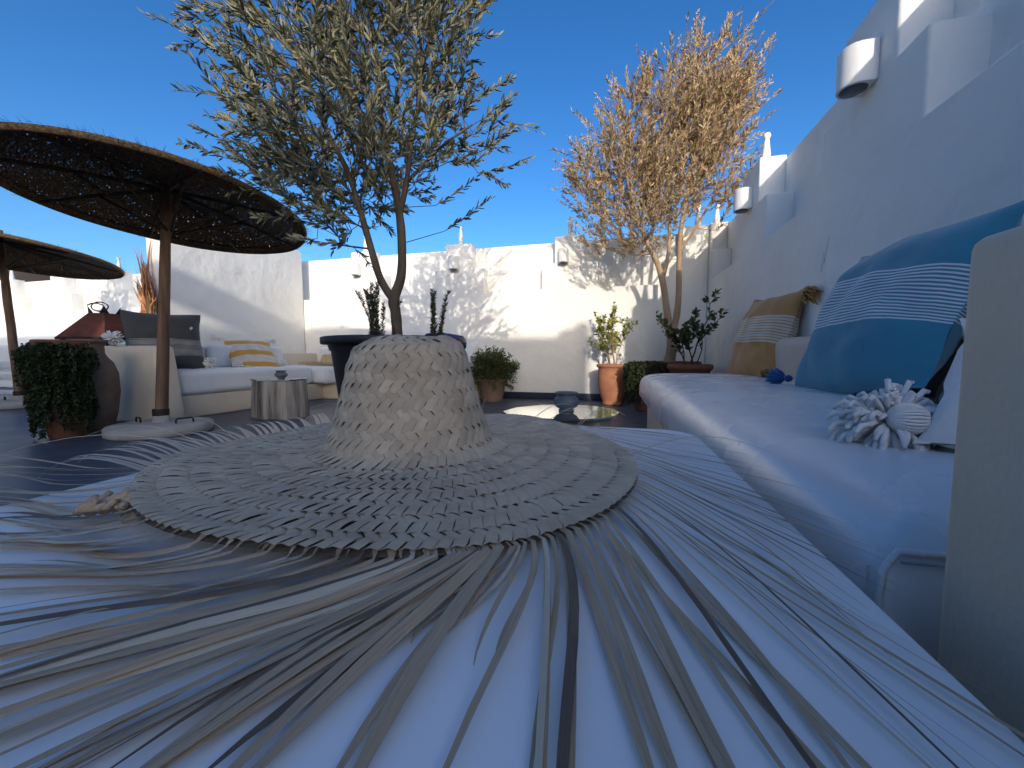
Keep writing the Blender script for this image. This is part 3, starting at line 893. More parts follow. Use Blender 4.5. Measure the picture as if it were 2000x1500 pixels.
for a0, a1, n, w0, w1, ncl in segs:
    for i in range(n):
        x0_ = a0 + (a1-a0)*(i + q.uniform(-.4, .4))/n
        kcl = int((x0_-a0)/(a1-a0)*ncl)
        x = a0 + (a1-a0)*((kcl+.5)/ncl + (x0_-a0)/(a1-a0) - (kcl+.5)/ncl)
        x = max(0, min(len(GUIDE)-1.001, x))
        g = guide_at(x)
        gc = guide_at(max(0, min(len(GUIDE)-1.001, a0 + (a1-a0)*(kcl + .5 + random.Random(kcl*7+int(a0*10)).uniform(-.3,.3))/ncl)))
        pull = .78
        g = [g[0]] + [g[1]*(1-pull*.6) + gc[1]*pull*.6, g[2]*(1-pull*.6) + gc[2]*pull*.6, g[3]*(1-pull) + gc[3]*pull, g[4]*(1-pull) + gc[4]*pull]
        near_frac = q.uniform(-1, 1)
        sp = .007 if 9.5 < x < 18 else .011
        p1 = (g[1] + q.gauss(0, sp*.35), g[2] + q.gauss(0, sp*.35)); p2 = (g[3] + q.gauss(0, sp), g[4] + q.gauss(0, sp))
        ext = q.uniform(.7, 1.15) if x < 8 else q.uniform(1.3, 2.2)
        if 16 <= x < 18.2: ext = q.uniform(.5, 1.1)
        mat = M['fringe'] if q.random() < .72 else (M['fringe_pale'] if q.random() < .55 else M['fringe_dark'])
        strand(g[0] + q.uniform(-1, 1), p1, p2, q.uniform(w0, w1), q.uniform(.0, .005), mat, ext, curl=q.gauss(0, .010), seed=cnt, twist=.5)
        cnt += 1
# short curled pale ends along the far left of the brim
for i in range(34):
    th = 150 + i*2.2 + q.uniform(-.8, .8)
    a = R(th); o = Vector((math.cos(a), math.sin(a)))
    e_ = hat_pt(ATOT, a)
    L = .022 + .0011*max(0, i-8) + q.uniform(0, .012)
    vs = []; fs = []
    W_ = q.uniform(.005, .008); cu = q.uniform(.6, 1.6)
    for k in range(8):
        t = k/7
        rr = L*math.sin(t*1.3); zz = e_.z + .001 + .020*math.sin(t*cu*1.7)*(1 - .3*t)
        p = Vector((e_.x + o.x*rr - o.y*.012*t*t, e_.y + o.y*rr + o.x*.012*t*t, zz))
        w = W_*(1 - .8*t)
        vs += [p - Vector((-o.y, o.x, 0))*w/2, p + Vector((-o.y, o.x, 0))*w/2]
    for k in range(7): fs.append((2*k, 2*k+1, 2*k+3, 2*k+2))
    MB().add(vs, fs).build('fringe_strand', M['fringe_pale'], hat)
# stray thin fibres
for i in range(16):
    th = q.uniform(-25, 215); a = R(th); e_ = hat_pt(ATOT, a)
    L = q.uniform(.06, .16); up_ = q.uniform(.2, .9); sw = q.uniform(-1, 1)
    pts = []
    for k in range(8):
        t = k/7; aa = a + sw*t*.5
        pts.append((e_.x + math.cos(aa)*L*t, e_.y + math.sin(aa)*L*t, e_.z + .001 + L*up_*.35*math.sin(t*2.6)))
    MB().tube(pts, [.0006*(1-.7*k/7) for k in range(8)], 4).build('fringe_fibre', M['fringe_pale'], hat)
# knotted braid end at the front left of the brim
kn = MB(); kc = Vector((-.352-HC.x, .195-HC.y, .013))
for i in range(26):
    a = q.uniform(0, 6.283); r0 = q.uniform(.006, .014)
    c = kc + Vector((q.uniform(-.022, .022), q.uniform(-.008, .008), q.uniform(-.005, .003)))
    pts = [c + Vector((math.cos(a+t)*r0, math.sin(a+t)*r0*.6, .004*math.sin(2*t+a))) for t in (0, .7, 1.4, 2.1)]
    kn.tube(pts, [.002, .003, .003, .002], 5)
kn.build('braid_knot', M['fringe'], hat)['label'] = 'frayed knot where the braid ends'

# ------------------------------------------------------------------ foliage tools
def leaf_mesh(name, P, D, Nn, L, Wd, mat, parent, fold=.25):
    """P base points, D directions, Nn side vectors (numpy arrays)"""
    n = len(P)
    D = D/np.linalg.norm(D, axis=1)[:, None]
    Sx = np.cross(D, Nn); Sx /= (np.linalg.norm(Sx, axis=1)[:, None] + 1e-9)
    U = np.cross(Sx, D)
    L = L[:, None]; Wd = Wd[:, None]
    b = P; t = P + D*L - U*L*.06
    l1 = P + D*L*.35 + Sx*Wd*.5 + U*Wd*fold; l2 = P + D*L*.72 + Sx*Wd*.36 + U*Wd*fold*.6
    r1 = P + D*L*.35 - Sx*Wd*.5 + U*Wd*fold; r2 = P + D*L*.72 - Sx*Wd*.36 + U*Wd*fold*.6
    V = np.stack([b, l1, l2, t, r2, r1], 1).reshape(-1, 3)
    idx = np.arange(n)[:, None]*6
    F = np.concatenate([idx + np.array([[0, 1, 2, 3]]), idx + np.array([[0, 3, 4, 5]])], 0)
    me = bpy.data.meshes.new(name)
    me.vertices.add(len(V)); me.vertices.foreach_set('co', V.astype(np.float32).ravel())
    me.loops.add(F.size); me.loops.foreach_set('vertex_index', F.astype(np.int32).ravel())
    me.polygons.add(len(F)); me.polygons.foreach_set('loop_start', np.arange(0, F.size, 4, dtype=np.int32)); 
    me.update(calc_edges=True)
    me.validate()
    me.materials.append(mat)
    o = bpy.data.objects.new(name, me); COL.objects.link(o); o.parent = parent
    tag(o, kind='stuff')
    return o

def in_ell(p, ells):
    for c, r in ells:
        if sum(((p[i]-c[i])/r[i])**2 for i in range(3)) < 1: return True
    return False

def tree_geo(stems, ells, npts, seed, up=.5, twig=(.18, .34), per=22, leaf=(.045, .062), lw=.011, droop=0.0, reach=.55, tipr=.0018, zlow=None, weight=None, ang=.55, outw=.6):
    """space-filling branches: returns tube builder and leaf arrays"""
    q = np.random.RandomState(seed); qq = random.Random(seed)
    pos = []; par = []; stem_r = []
    for st in stems:
        prev = -1
        start = st['from'] if 'from' in st else None
        pts = st['pts']; rr = st['r']
        for i in range(len(pts)-1):
            for k in range(4):
                t = k/4
                p = np.array(pts[i])*(1-t) + np.array(pts[i+1])*t
                pos.append(p); par.append(prev); prev = len(pos)-1
                stem_r.append(rr[i]*(1-t)+rr[i+1]*t)
        pos.append(np.array(pts[-1])); par.append(prev); stem_r.append(rr[-1])
    ns = len(pos)
    # attractors
    att = []
    ws = [r[0]*r[1]*r[2] for c, r in ells]; 
    if weight: ws = [a*b for a, b in zip(ws, weight)]
    while len(att) < npts:
        c, r = qq.choices(ells, ws)[0]
        v = q.normal(size=3); v /= np.linalg.norm(v); v *= q.rand()**(1/2.6)
        att.append(np.array(c) + v*np.array(r))
    P = np.array(pos)
    att = np.array(att)
    dist = np.min(np.linalg.norm(att[:, None]-P[None], axis=2), axis=1)
    root = np.array(stems[0]['pts'][0])
    plen = [np.linalg.norm(p-root) for p in pos]
    tips = []
    hp = [float(p[2]) for p in pos]
    for i in np.argsort(dist):
        a = att[i]
        PP = np.array(pos)
        d = np.linalg.norm(PP - a, axis=1)
        cost = d + .55*np.maximum(0, PP[:, 2] - a[2] + .10*d) + .10*np.array(plen) 
        cost = cost + np.where(PP[:, 2] < (zlow if zlow is not None else -9), 9, 0)
        j = int(np.argmin(cost))
        b = np.array(pos[j]); v = a-b; L = np.linalg.norm(v)
        if L < .02: continue
        k = max(1, int(L/.16))
        prev = j
        bend = q.normal(size=3)*.06*L + np.array([0, 0, .10*L*(-1 if droop else -1)])
        for m_ in range(1, k+1):
            t = m_/k
            p = b + v*t + bend*math.sin(math.pi*t)
            pos.append(p); par.append(prev); plen.append(plen[prev] + L/k); prev = len(pos)-1
        tips.append(prev)
    n = len(pos)
    # radii
    rad = [0.0]*n
    ch = [0]*n
    for i in range(n-1, ns-1, -1):
        if rad[i] == 0: rad[i] = tipr**2.4
        rad[par[i]] += rad[i] if par[i] >= ns else 0
    rad = [stem_r[i] if i < ns else max(tipr, rad[i]**(1/2.4)) for i in range(n)]
    tb_ = MB()
    for i in range(ns, n):
        j = par[i]
        r0 = min(rad[j], rad[i]*1.4) if j >= ns else min(stem_r[j]*.8, rad[i]*1.5)
        tb_.tube([pos[j], pos[i]], [r0, rad[i]], 5, caps=False)
    # leaves along final twigs
    lp = []; ld = []; ln = []; lL = []; lW = []
    ctr = np.mean(att, axis=0)
    for i in tips:
        p = np.array(pos[i]); j = par[i]
        d = p - np.array(pos[j]); d /= (np.linalg.norm(d)+1e-9)
        o = p - np.array([stems[0]['pts'][-1][0], stems[0]['pts'][-1][1], p[2]]); o /= (np.linalg.norm(o)+1e-9)
        g = d*.55 + o*outw*.5 + np.array([0, 0, up]) + q.normal(size=3)*.25
        g /= np.linalg.norm(g)
        T = qq.uniform(*twig)
        bend = q.normal(size=3)*.12*T; bend[2] -= droop*T
        tw = [p + g*T*t + bend*t*t for t in (0, .33, .66, 1.0)]
        tb_.tube(tw, [tipr*1.1, tipr*.9, tipr*.7, tipr*.4], 4, caps=False)
        m_ = int(per*qq.uniform(.7, 1.25))
        for k in range(m_):
            t = (k + q.rand())/m_
            t = .02 + .98*t
            pp_ = p + g*T*t + bend*t*t
            dd = g + bend*2*t/T*.5
            s_ = q.normal(size=3); s_ -= dd*np.dot(s_, dd); s_ /= (np.linalg.norm(s_)+1e-9)
            ld.append(dd*math.cos(ang) + s_*math.sin(ang)*qq.uniform(.6, 1.5)); lp.append(pp_)
            ln.append(q.normal(size=3)); lL.append(qq.uniform(*leaf)*(1 if t < .85 else .75)); lW.append(lw*qq.uniform(.75, 1.25))
    return tb_, (np.array(lp), np.array(ld), np.array(ln), np.array(lL), np.array(lW))

def stem_tubes(stems, seed=0, n=9):
    out = []
    for st in stems:
        pts = [Vector(p) for p in st['pts']]; rr = st['r']
        P = []; RR = []
        for i in range(len(pts)-1):
            p0 = pts[max(i-1, 0)]; p1 = pts[i]; p2 = pts[i+1]; p3 = pts[min(i+2, len(pts)-1)]
            for k in range(5):
                t = k/5
                P.append(.5*((2*p1) + (p2-p0)*t + (2*p0-5*p1+4*p2-p3)*t*t + (-p0+3*p1-3*p2+p3)*t**3)); RR.append((rr[i]*(1-t)+rr[i+1]*t)*(1+.09*noise.noise(Vector((i+t, seed, 1))*2.1)))
        P.append(pts[-1]); RR.append(rr[-1])
        out.append(MB().tube(P, RR, n))
    return out

def pot_obj(name, prof, mat, loc, label, cat='pot', soil_z=None, soil_r=None, n=40, ripple=.006, rz=0):
    e = empty(name, loc, label, cat)
    MB().lathe(prof, n, ripple=ripple, seed=loc[0]).build('pot_body', mat, e)
    if soil_z:
        mb = MB(); vs = [(0, 0, soil_z+.01)]; k = 28
        for r_ in (.5, 1):
            for i in range(k):
                t = 2*math.pi*i/k; vs.append((soil_r*r_*math.cos(t), soil_r*r_*math.sin(t), soil_z + .008*noise.noise(Vector((math.cos(t)*3*r_, math.sin(t)*3*r_, soil_r)))))
        fs = [(0, 1+i, 1+(i+1) % k) for i in range(k)] + [(1+i, 1+k+i, 1+k+(i+1) % k, 1+(i+1) % k) for i in range(k)]
        mb.add(vs, fs).build('soil', M['soil'], e)
    return e

# ------------------------------------------------------------------ olive tree in black pot
BP = Vector((-1.185, 1.965, 0))
black = [(.0,0),(.27,0),(.275,.01),(.285,.10),(.345,.60),(.352,.612),(.39,.614),(.394,.622),(.394,.648),(.388,.652),(.374,.652),(.366,.64),(.355,.60),(.35,.58)]
def black_pot(loc, label): return pot_obj('plant_pot', black, M['black_plastic'], loc, label, 'pot', .595, .353, 48, ripple=.002)
black_pot(BP, 'big black plastic pot holding the olive tree behind the straw hat')
def olive(loc, label, seed=5, ptsn=800):
    e = empty('olive_tree', loc, label, 'tree')
    st = [dict(pts=[(0,0,.56),(.004,0,.68),(0,-.005,.80),(-.012,0,.875),(.03,.01,1.0),(.036,.015,1.18),(.02,.02,1.36),(-.03,.03,1.60),(-.10,.05,1.92),(-.13,.06,2.25),(-.17,.05,2.6),(-.2,.05,2.9)],
               r=[.036,.030,.029,.031,.025,.024,.022,.019,.016,.013,.009,.004]),
          dict(pts=[(-.012,0,.865),(-.08,-.02,.98),(-.13,-.03,1.15),(-.19,-.03,1.35),(-.27,-.04,1.6),(-.42,-.06,1.9),(-.55,-.05,2.3)], r=[.024,.021,.019,.017,.014,.010,.005]),
          dict(pts=[(.02,.02,1.34),(.06,.03,1.5),(.09,.05,1.75),(.14,.08,2.1),(.12,.08,2.5)], r=[.018,.015,.013,.010,.005]),
          dict(pts=[(.07,.03,1.52),(.25,.10,1.72),(.42,.12,1.82)], r=[.011,.008,.005])]
    for i, t in enumerate(stem_tubes(st)): t.build('trunk' if i == 0 else 'limb', M['bark'], e)
    ells = [((-.42,.0,2.15),(.62,.42,.50)), ((-.08,.05,2.65),(.60,.42,.60)), ((-.30,.0,1.62),(.48,.36,.33)), ((.30,.08,1.72),(.34,.28,.20)), ((-.34,0,1.33),(.28,.22,.17)), ((.18,.05,1.32),(.20,.16,.13)), ((-.75,-.05,1.78),(.36,.25,.26)), ((.10,.05,2.10),(.36,.34,.42)), ((-.85,-.05,2.30),(.34,.25,.24))]
    tb_, lv = tree_geo(st, ells, ptsn, seed, up=.30, twig=(.15,.32), per=25, leaf=(.042,.066), lw=.0130, zlow=1.12, weight=[1,1,1.9,1.1,1.5,1.0,1,1.1,1.0])
    tb_.build('branches', M['bark'], e)
    leaf_mesh('crown', *lv, M['olive'], e)
    return e
t1 = olive(BP, 'tall olive tree with silvery leaves growing from the black pot')
# second olive outside the frame on the left (its shadow falls on the far left wall)
L2 = Vector((-7.55, 1.3, 0))
e2 = t1.copy(); COL.objects.link(e2); e2.location = L2; e2.rotation_euler = (0, 0, 2.0)
e2['label'] = 'olive tree just outside the left edge, seen by its wall shadow'
for ch in list(t1.children):
    c = ch.copy(); COL.objects.link(c); c.parent = e2
black_pot(L2, 'black plastic pot of the olive tree outside the left edge')

def rosemary(loc, n, h, label, seed, spread=.05):
    e = empty('rosemary_plant', loc, label, 'plant')
    q = np.random.RandomState(seed); mb = MB()
    lp = []; ld = []; ln = []; lL = []; lW = []
    for i in range(n):
        x, y = q.normal(size=2)*spread; hh = h*q.uniform(.65, 1.05)
        lx, ly = q.normal(size=2)*.035
        pts = [(x+lx*t*t, y+ly*t*t, hh*t) for t in (0, .3, .6, 1)]
        mb.tube(pts, [.003, .0025, .002, .001], 5)
        k = int(hh*900)
        for m_ in range(k):
            t = q.rand()**.9; th = q.rand()*6.283
            p = np.array([x+lx*t*t, y+ly*t*t, hh*t]); d = np.array([math.cos(th), math.sin(th), .75])
            lp.append(p); ld.append(d); ln.append(q.normal(size=3)); lL.append(.020*q.uniform(.6,1.3)); lW.append(.0042)
    mb.build('stems', M['bark'], e)
    leaf_mesh('needles', np.array(lp), np.array(ld), np.array(ln), np.array(lL), np.array(lW), M['rosemary'], e)
rosemary((BP.x-.095, BP.y-.05, .59), 11, .36, 'dense upright rosemary left of the olive trunk in the black pot', 2, .030)
rosemary((BP.x+.205, BP.y+.02, .59), 5, .33, 'sparse upright rosemary right of the olive trunk in the black pot', 3, .028)
bc = soft_block('folded_cloth', -.13, .13, -.05, .05, 0, .075, M['blue_bag'], r=.02, sub=5, wob=.02, puff=.01, loc=(BP.x+.20, BP.y+.22, .604))
bc.rotation_euler = (0, 0, R(-20))
tag(bc, 'folded dark blue cloth lying in the rear of the black pot', 'cloth')

# ------------------------------------------------------------------ dry tree in the right corner
DT = Vector((.60, 4.30, 0))
terra_wide = [(.0,0),(.17,0),(.19,.02),(.245,.22),(.262,.40),(.268,.44),(.285,.455),(.290,.475),(.285,.495),(.268,.50),(.255,.49),(.248,.44)]
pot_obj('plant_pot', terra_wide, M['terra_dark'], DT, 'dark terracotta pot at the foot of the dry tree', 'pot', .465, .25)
e = empty('dry_olive_tree', DT, 'tall tree with dry tan leaves in the back right corner', 'tree')
st = [dict(pts=[(-.03,0,.44),(.0,0,.60),(-.005,0,.74),(-.03,0,.86),(-.06,0,1.05),(-.10,0,1.30),(-.16,-.02,1.50),(-.26,-.03,1.70),(-.38,-.04,2.0),(-.48,-.04,2.4),(-.5,-.04,2.8)], r=[.070,.052,.046,.042,.034,.031,.028,.023,.018,.012,.005]),
      dict(pts=[(.0,0,.78),(.04,.01,.95),(.055,.01,1.20),(.05,.01,1.55),(.06,.02,1.85),(.12,.03,2.3),(.2,.03,2.9),(.28,.03,3.4)], r=[.036,.032,.030,.027,.023,.017,.010,.004]),
      dict(pts=[(-.11,0,1.34),(-.06,.02,1.55),(-.05,.03,1.85),(-.08,.03,2.3),(-.1,.03,2.9),(-.08,.03,3.4)], r=[.022,.019,.016,.012,.008,.004]),
      dict(pts=[(.05,.01,1.62),(.20,.04,1.85),(.38,.05,2.2),(.5,.05,2.6)], r=[.014,.012,.009,.004])]
for i, t in enumerate(stem_tubes(st, 3)): t.build('trunk' if i == 0 else 'limb', M['bark_tan'], e)
ells = [((-.05,.0,2.75),(.66,.40,.62)), ((.28,.0,2.95),(.40,.34,.60)), ((-.62,-.05,2.35),(.42,.34,.46)), ((.32,.0,2.20),(.34,.28,.42)), ((-.42,-.06,1.80),(.52,.32,.30)), ((-.20,0,2.15),(.45,.34,.35))]
tb_, lv = tree_geo(st, ells, 1350, 8, up=.75, twig=(.12,.40), per=25, leaf=(.034,.066), lw=.0130, zlow=1.45, weight=[1,1.1,1,.8,.9,1], ang=.62, outw=.5)
tb_.build('branches', M['bark_tan'], e)
leaf_mesh('crown', *lv, M['drytree'], e)

# trailing plants
def trailing(loc, rad, label, strands, length, seed, mat, lf=(.010,.016), dens=90, front=None, top=.05, zmin=.015):
    e = empty('trailing_plant', loc, label, 'plant')
    q = np.random.RandomState(seed); mb = MB(); lp=[]; ld=[]; ln=[]; lL=[]; lW=[]
    for i in range(strands):
        th = q.rand()*6.283 if front is None else front[0] + (q.rand()-.5)*front[1]
        r0 = rad*q.uniform(.1, 1); L = length*q.uniform(.12, 1.0)**.8; bulge = q.uniform(.2, 1.5)
        pts = []; 
        for k in range(9):
            t = k/8
            rr = r0 + (rad*1.12 - r0)*min(1, t*3) + .055*bulge*math.sin(min(1, t*1.6)*2.6) + .012*q.normal()
            z = top*math.sin(min(1, t*3)*2.4)*(1 - .6*r0/rad) - L*max(0, t-.2)/.8
            a = th + .08*q.normal()
            pts.append(np.array([rr*math.cos(a), rr*math.sin(a), max(z, -loc[2]+zmin)]))
        mb.tube(pts, .0014, 4, caps=False)
        m_ = int(dens*(L+.1)/.5)
        for k in range(m_):
            t = q.rand()*7.99; i0 = int(t); f = t-i0
            p = pts[i0]*(1-f)+pts[i0+1]*f
            d = q.normal(size=3); d[2] -= .5; d[0] += .6*math.cos(th); d[1] += .6*math.sin(th)
            lp.append(p); ld.append(d); ln.append(q.normal(size=3)); lL.append(q.uniform(*lf)*1.5); lW.append(q.uniform(*lf))
    mb.build('stems', M['stick'], e)
    leaf_mesh('foliage', np.array(lp), np.array(ld), np.array(ln), np.array(lL), np.array(lW), mat, e)
    return e
small_pot = [(.0,0),(.10,0),(.105,.01),(.135,.30),(.14,.44),(.155,.45),(.157,.47),(.145,.475),(.13,.47),(.128,.44)]
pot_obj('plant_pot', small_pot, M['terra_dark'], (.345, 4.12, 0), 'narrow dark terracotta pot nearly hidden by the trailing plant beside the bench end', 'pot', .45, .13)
trailing((.345, 4.12, .46), .13, 'dark trailing plant spilling down beside the far end of the bench', 130, .46, 4, M['trail'], lf=(.012,.018), dens=70)

# dark bowl pot with a shrub
bowl = [(.0,0),(.11,0),(.12,.015),(.15,.20),(.165,.38),(.172,.42),(.19,.435),(.196,.455),(.19,.475),(.178,.48),(.168,.47),(.16,.42)]
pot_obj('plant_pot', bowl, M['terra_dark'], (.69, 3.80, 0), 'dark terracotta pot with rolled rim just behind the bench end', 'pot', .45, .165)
def shrub(loc, stems, label, mat, bark, per, leaf, lw, seed, droop=.0, name='shrub', flowers=0):
    e = empty(name, loc, label, 'plant')
    q = np.random.RandomState(seed); mb = MB(); lp=[]; ld=[]; ln=[]; lL=[]; lW=[]
    tips = []
    def twig(p, d, L, r, depth):
        k = 5; pts = [p]
        dd = d.copy()
        for i in range(k):
            dd = dd + q.normal(size=3)*.16; dd[2] += .05; dd /= np.linalg.norm(dd)
            pts.append(pts[-1] + dd*L/k)
        mb.tube(pts, [r*(1-.55*i/k) for i in range(k+1)], 5, caps=False)
        if depth <= 1:
            m_ = int(per*q.uniform(.7, 1.3))
            for j in range(m_):
                t = .15 + .85*q.rand(); f = t*k; i0 = min(k-1, int(f)); f -= i0
                pp_ = pts[i0]*(1-f) + pts[i0+1]*f
                s_ = q.normal(size=3); s_ -= dd*np.dot(s_, dd); s_ /= np.linalg.norm(s_)
                g = dd*.5 + s_*.9 + np.array([0, 0, .15-droop])
                lp.append(pp_ + s_*.004); ld.append(g); ln.append(np.array([0,0,1.0]) + q.normal(size=3)*.6); lL.append(q.uniform(*leaf)); lW.append(lw*q.uniform(.8,1.2))
            tips.append(pts[-1])
        if depth > 0:
            for j in range(3 if depth > 1 else 2):
                i0 = q.randint(2, k+1)
                s_ = q.normal(size=3); s_[2] = abs(s_[2])*.4
                g = dd*.8 + s_*.55; g /= np.linalg.norm(g)
                twig(pts[i0], g, L*q.uniform(.5, .75), r*.6, depth-1)
    for (x, y, dx, dy, L, r) in stems:
        d = np.array([dx, dy, 1.0]); d /= np.linalg.norm(d)
        twig(np.array([x, y, 0.0]), d, L, r, 2)
    mb.build('stems', bark, e)
    leaf_mesh('foliage', np.array(lp), np.array(ld), np.array(ln), np.array(lL), np.array(lW), mat, e, fold=.18)
    if flowers:
        fm = MB()
        top = max(tips, key=lambda p: p[2]-p[0]*.9)
        for i in range(6):
            a = i*1.05; o = Vector((math.cos(a), math.sin(a), .5))*.018; c = Vector(top)
            s_ = Vector((-math.sin(a), math.cos(a), 0))*.009
            fm.add([c, c+o*.6+s_, c+o*1.2, c+o*.6-s_], [(0,1,2,3)])
        fm.build('flower', M['flower'], e)
    return e
shrub((.69, 3.80, .45), [(-.05,0,-.10,-.1,.30,.008), (.03,.02,.15,0,.34,.008), (0,-.03,.02,-.1,.36,.009), (.05,-.02,.38,-.15,.28,.007), (-.03,.03,-.18,.1,.26,.007)], 'dark leafy shrub in the pot behind the bench end', M['citrus_dark'], M['stick'], 12, (.035,.055), .028, 5)

# sunlit terracotta pot with citrus
tp = [(.0,0),(.105,0),(.118,.008),(.122,.022),(.115,.035),(.125,.06),(.158,.16),(.172,.28),(.170,.38),(.166,.415),(.172,.425),(.186,.432),(.188,.45),(.182,.462),(.168,.464),(.155,.455),(.15,.42)]
e = pot_obj('plant_pot', tp, M['terra'], (.02, 4.52, 0), 'orange terracotta pot with incised scrolls standing in the patch of sunlight', 'pot', .435, .152, 48)
# incised scroll lines as fine raised ridges
mb = MB()
for a0, s in ((-2.2, 1), (-1.5, -1), (-.8, 1)):
    for h0 in (.22, .30):
        pts = []
        for k in range(16):
            t = k/15; th = a0 + .25*s*math.sin(t*5) + .35*t; z = h0 + .10*t + .02*math.cos(t*7)
            rr = .1725 - max(0, (.28-z))*.10 - max(0, z-.36)*.08
            pts.append((rr*math.cos(th), rr*math.sin(th), z))
        mb.tube(pts, .0022, 4)
mb.build('scroll_relief', M['terra'], e)
shrub((.02, 4.52, .435), [(-.03,0,-.16,-.05,.36,.009), (.02,.02,.12,.05,.40,.010), (0,-.03,-.02,-.1,.38,.009), (.03,-.02,.28,-.1,.30,.007), (-.03,.02,-.30,.1,.28,.007)], 'sunlit yellow-green citrus shrub with one pink flower in the orange pot', M['citrus'], M['bark_tan'], 15, (.032,.055), .024, 9, name='citrus_shrub', flowers=1)

# round bush pot by the sofa end
bp_ = [(.0,0),(.12,0),(.125,.01),(.15,.14),(.165,.24),(.178,.25),(.18,.275),(.165,.28),(.155,.26)]
pot_obj('plant_pot', bp_, M['terra_old'], (-1.42, 4.52, 0), 'weathered terracotta pot under the round green bush', 'pot', .255, .155)
def bush(loc, rx, rz, label, n, seed, mat, lf=.02):
    e = empty('bush', loc, label, 'plant')
    q = np.random.RandomState(seed); mb = MB(); lp=[]; ld=[]; ln=[]; lL=[]; lW=[]
    for i in range(n):
        v = q.normal(size=3); v[2] = v[2]*.9 + .25; v /= np.linalg.norm(v)
        k_ = q.uniform(.72, 1.08)
        tip = v*np.array([rx, rx, rz])*k_ + np.array([0, 0, rz*.55])
        if tip[2] < .02: tip[2] = .02 - .15*q.rand()
        mid = tip*.5 + np.array([0, 0, .05])
        mb.tube([(0,0,0), mid, tip], [.003, .002, .001], 4, caps=False)
        for j in range(26):
            t = q.uniform(.45, 1.03)
            p = (1-t)**2*np.zeros(3) + 2*t*(1-t)*mid + t*t*tip + q.normal(size=3)*.012
            d = v + q.normal(size=3)*.8
            lp.append(p); ld.append(d); ln.append(q.normal(size=3)); lL.append(lf*q.uniform(.8,1.5)); lW.append(lf*.6*q.uniform(.8,1.3))
    mb.build('stems', M['stick'], e)
    leaf_mesh('foliage', np.array(lp), np.array(ld), np.array(ln), np.array(lL), np.array(lW), mat, e)
bush((-1.42, 4.52, .26), .32, .25, 'round green bush in the weathered pot at the end of the sofa', 330, 3, M['bush'], .021)

# ------------------------------------------------------------------ stump tables with glass tops
def stump(loc, h, prof_pts, label, glass, gmat, rz=0, gt=.008):
    e = empty('stump_table', loc, label, 'table', rz=rz)
    n = len(prof_pts); k = 6
    vs = []; fs = []; dense = []
    for i in range(n):
        p0 = Vector(prof_pts[i]); p1 = Vector(prof_pts[(i+1) % n])
        for m_ in range(k): dense.append(p0.lerp(p1, m_/k))
    N = len(dense); LV = 9
    for j in range(LV):
        z = h*j/(LV-1)
        for i, p in enumerate(dense):
            s_ = 1 - .07*j/(LV-1) + .05*noise.noise(Vector((i*.35, z*1.0, loc[0]))) + .012*noise.noise(Vector((i*1.3, z*.8, 4)))
            if i == 3: s_ -= .05
            vs.append((p.x*s_, p.y*s_, z))
    for j in range(LV-1):
        for i in range(N):
            i2 = (i+1) % N; fs.append((j*N+i, j*N+i2, (j+1)*N+i2, (j+1)*N+i))
    mb = MB().add(vs, fs)
    mb.mi = 0
    o = mb.build('trunk_block', M['wood_grey'], e, auto=35)
    MB().add([vs[(LV-1)*N+i] for i in range(N)], [tuple(range(N))]).build('cut_face', M['wood_end'], e, smooth=False)
    m_ = len(glass)
    MB().add([(x, y, h+.003) for x, y in glass] + [(x, y, h+.003+gt) for x, y in glass], [tuple(range(m_))[::-1], tuple(range(m_, 2*m_))] + [(i, (i+1) % m_, (i+1) % m_+m_, i+m_) for i in range(m_)]).build('glass_top', gmat, e, smooth=False)
    return e
hexa = [(-.26,-.10), (-.06,-.20), (.20,-.15), (.25,.04), (.10,.21), (-.18,.15)]
stump((-2.93, 2.88, 0), .335, hexa, 'silver grey tree stump table with glass plate in front of the sofa', [(x*.97, y*.97) for x, y in hexa], M['glass'])
def ceramic_bowl(loc, s, label):
    e = empty('ceramic_bowl', loc, label, 'bowl')
    p = [(.0,0),(.030,0),(.032,.004),(.026,.008),(.040,.016),(.052,.030),(.053,.040),(.046,.052),(.036,.060),(.035,.064),(.044,.070),(.0465,.0735),(.044,.076),(.034,.073),(.030,.066),(.040,.05),(.045,.038),(.030,.016),(.0,.012)]
    MB().lathe([(a*s, b*s) for a, b in p], 36, ripple=.01).build('bowl_body', M['ceramic'], e)
    return e
ceramic_bowl((-2.91, 2.86, .347), 1.0, 'small slate grey ceramic bowl on the tree stump table')
rg = [(.20*math.cos(R(t)), .215*math.sin(R(t))) for t in range(20, 380, 12)]
rg = [(-.215,-.06),(-.19,.06),(-.10,.165),(.02,.205),(.12,.185),(.19,.12),(.215,.02),(.20,-.08),(.13,-.16),(.02,-.20),(-.10,-.18),(-.18,-.13)]
stump((-.185, 1.47, 0), .330, [(x*.8, y*.8) for x, y in hexa], 'low table with a mirror-like round glass top behind the hat', rg, M['mirror'])
ceramic_bowl((-.165, 1.47, .342), .95, 'slate grey ceramic bowl on the mirror-like glass table')

# ------------------------------------------------------------------ corner sofa
sofa = empty('corner_sofa', (0, 0, 0), 'built-in greige plaster corner sofa along the white walls', 'sofa')
soft_block('base', -4.498, -3.63, 2.46, 4.898, 0, .205, M['plaster_stone'], sofa, r=.02)
soft_block('return_base', -3.628, -1.62, 4.20, 4.898, 0, .203, M['plaster_stone'], sofa, r=.02)
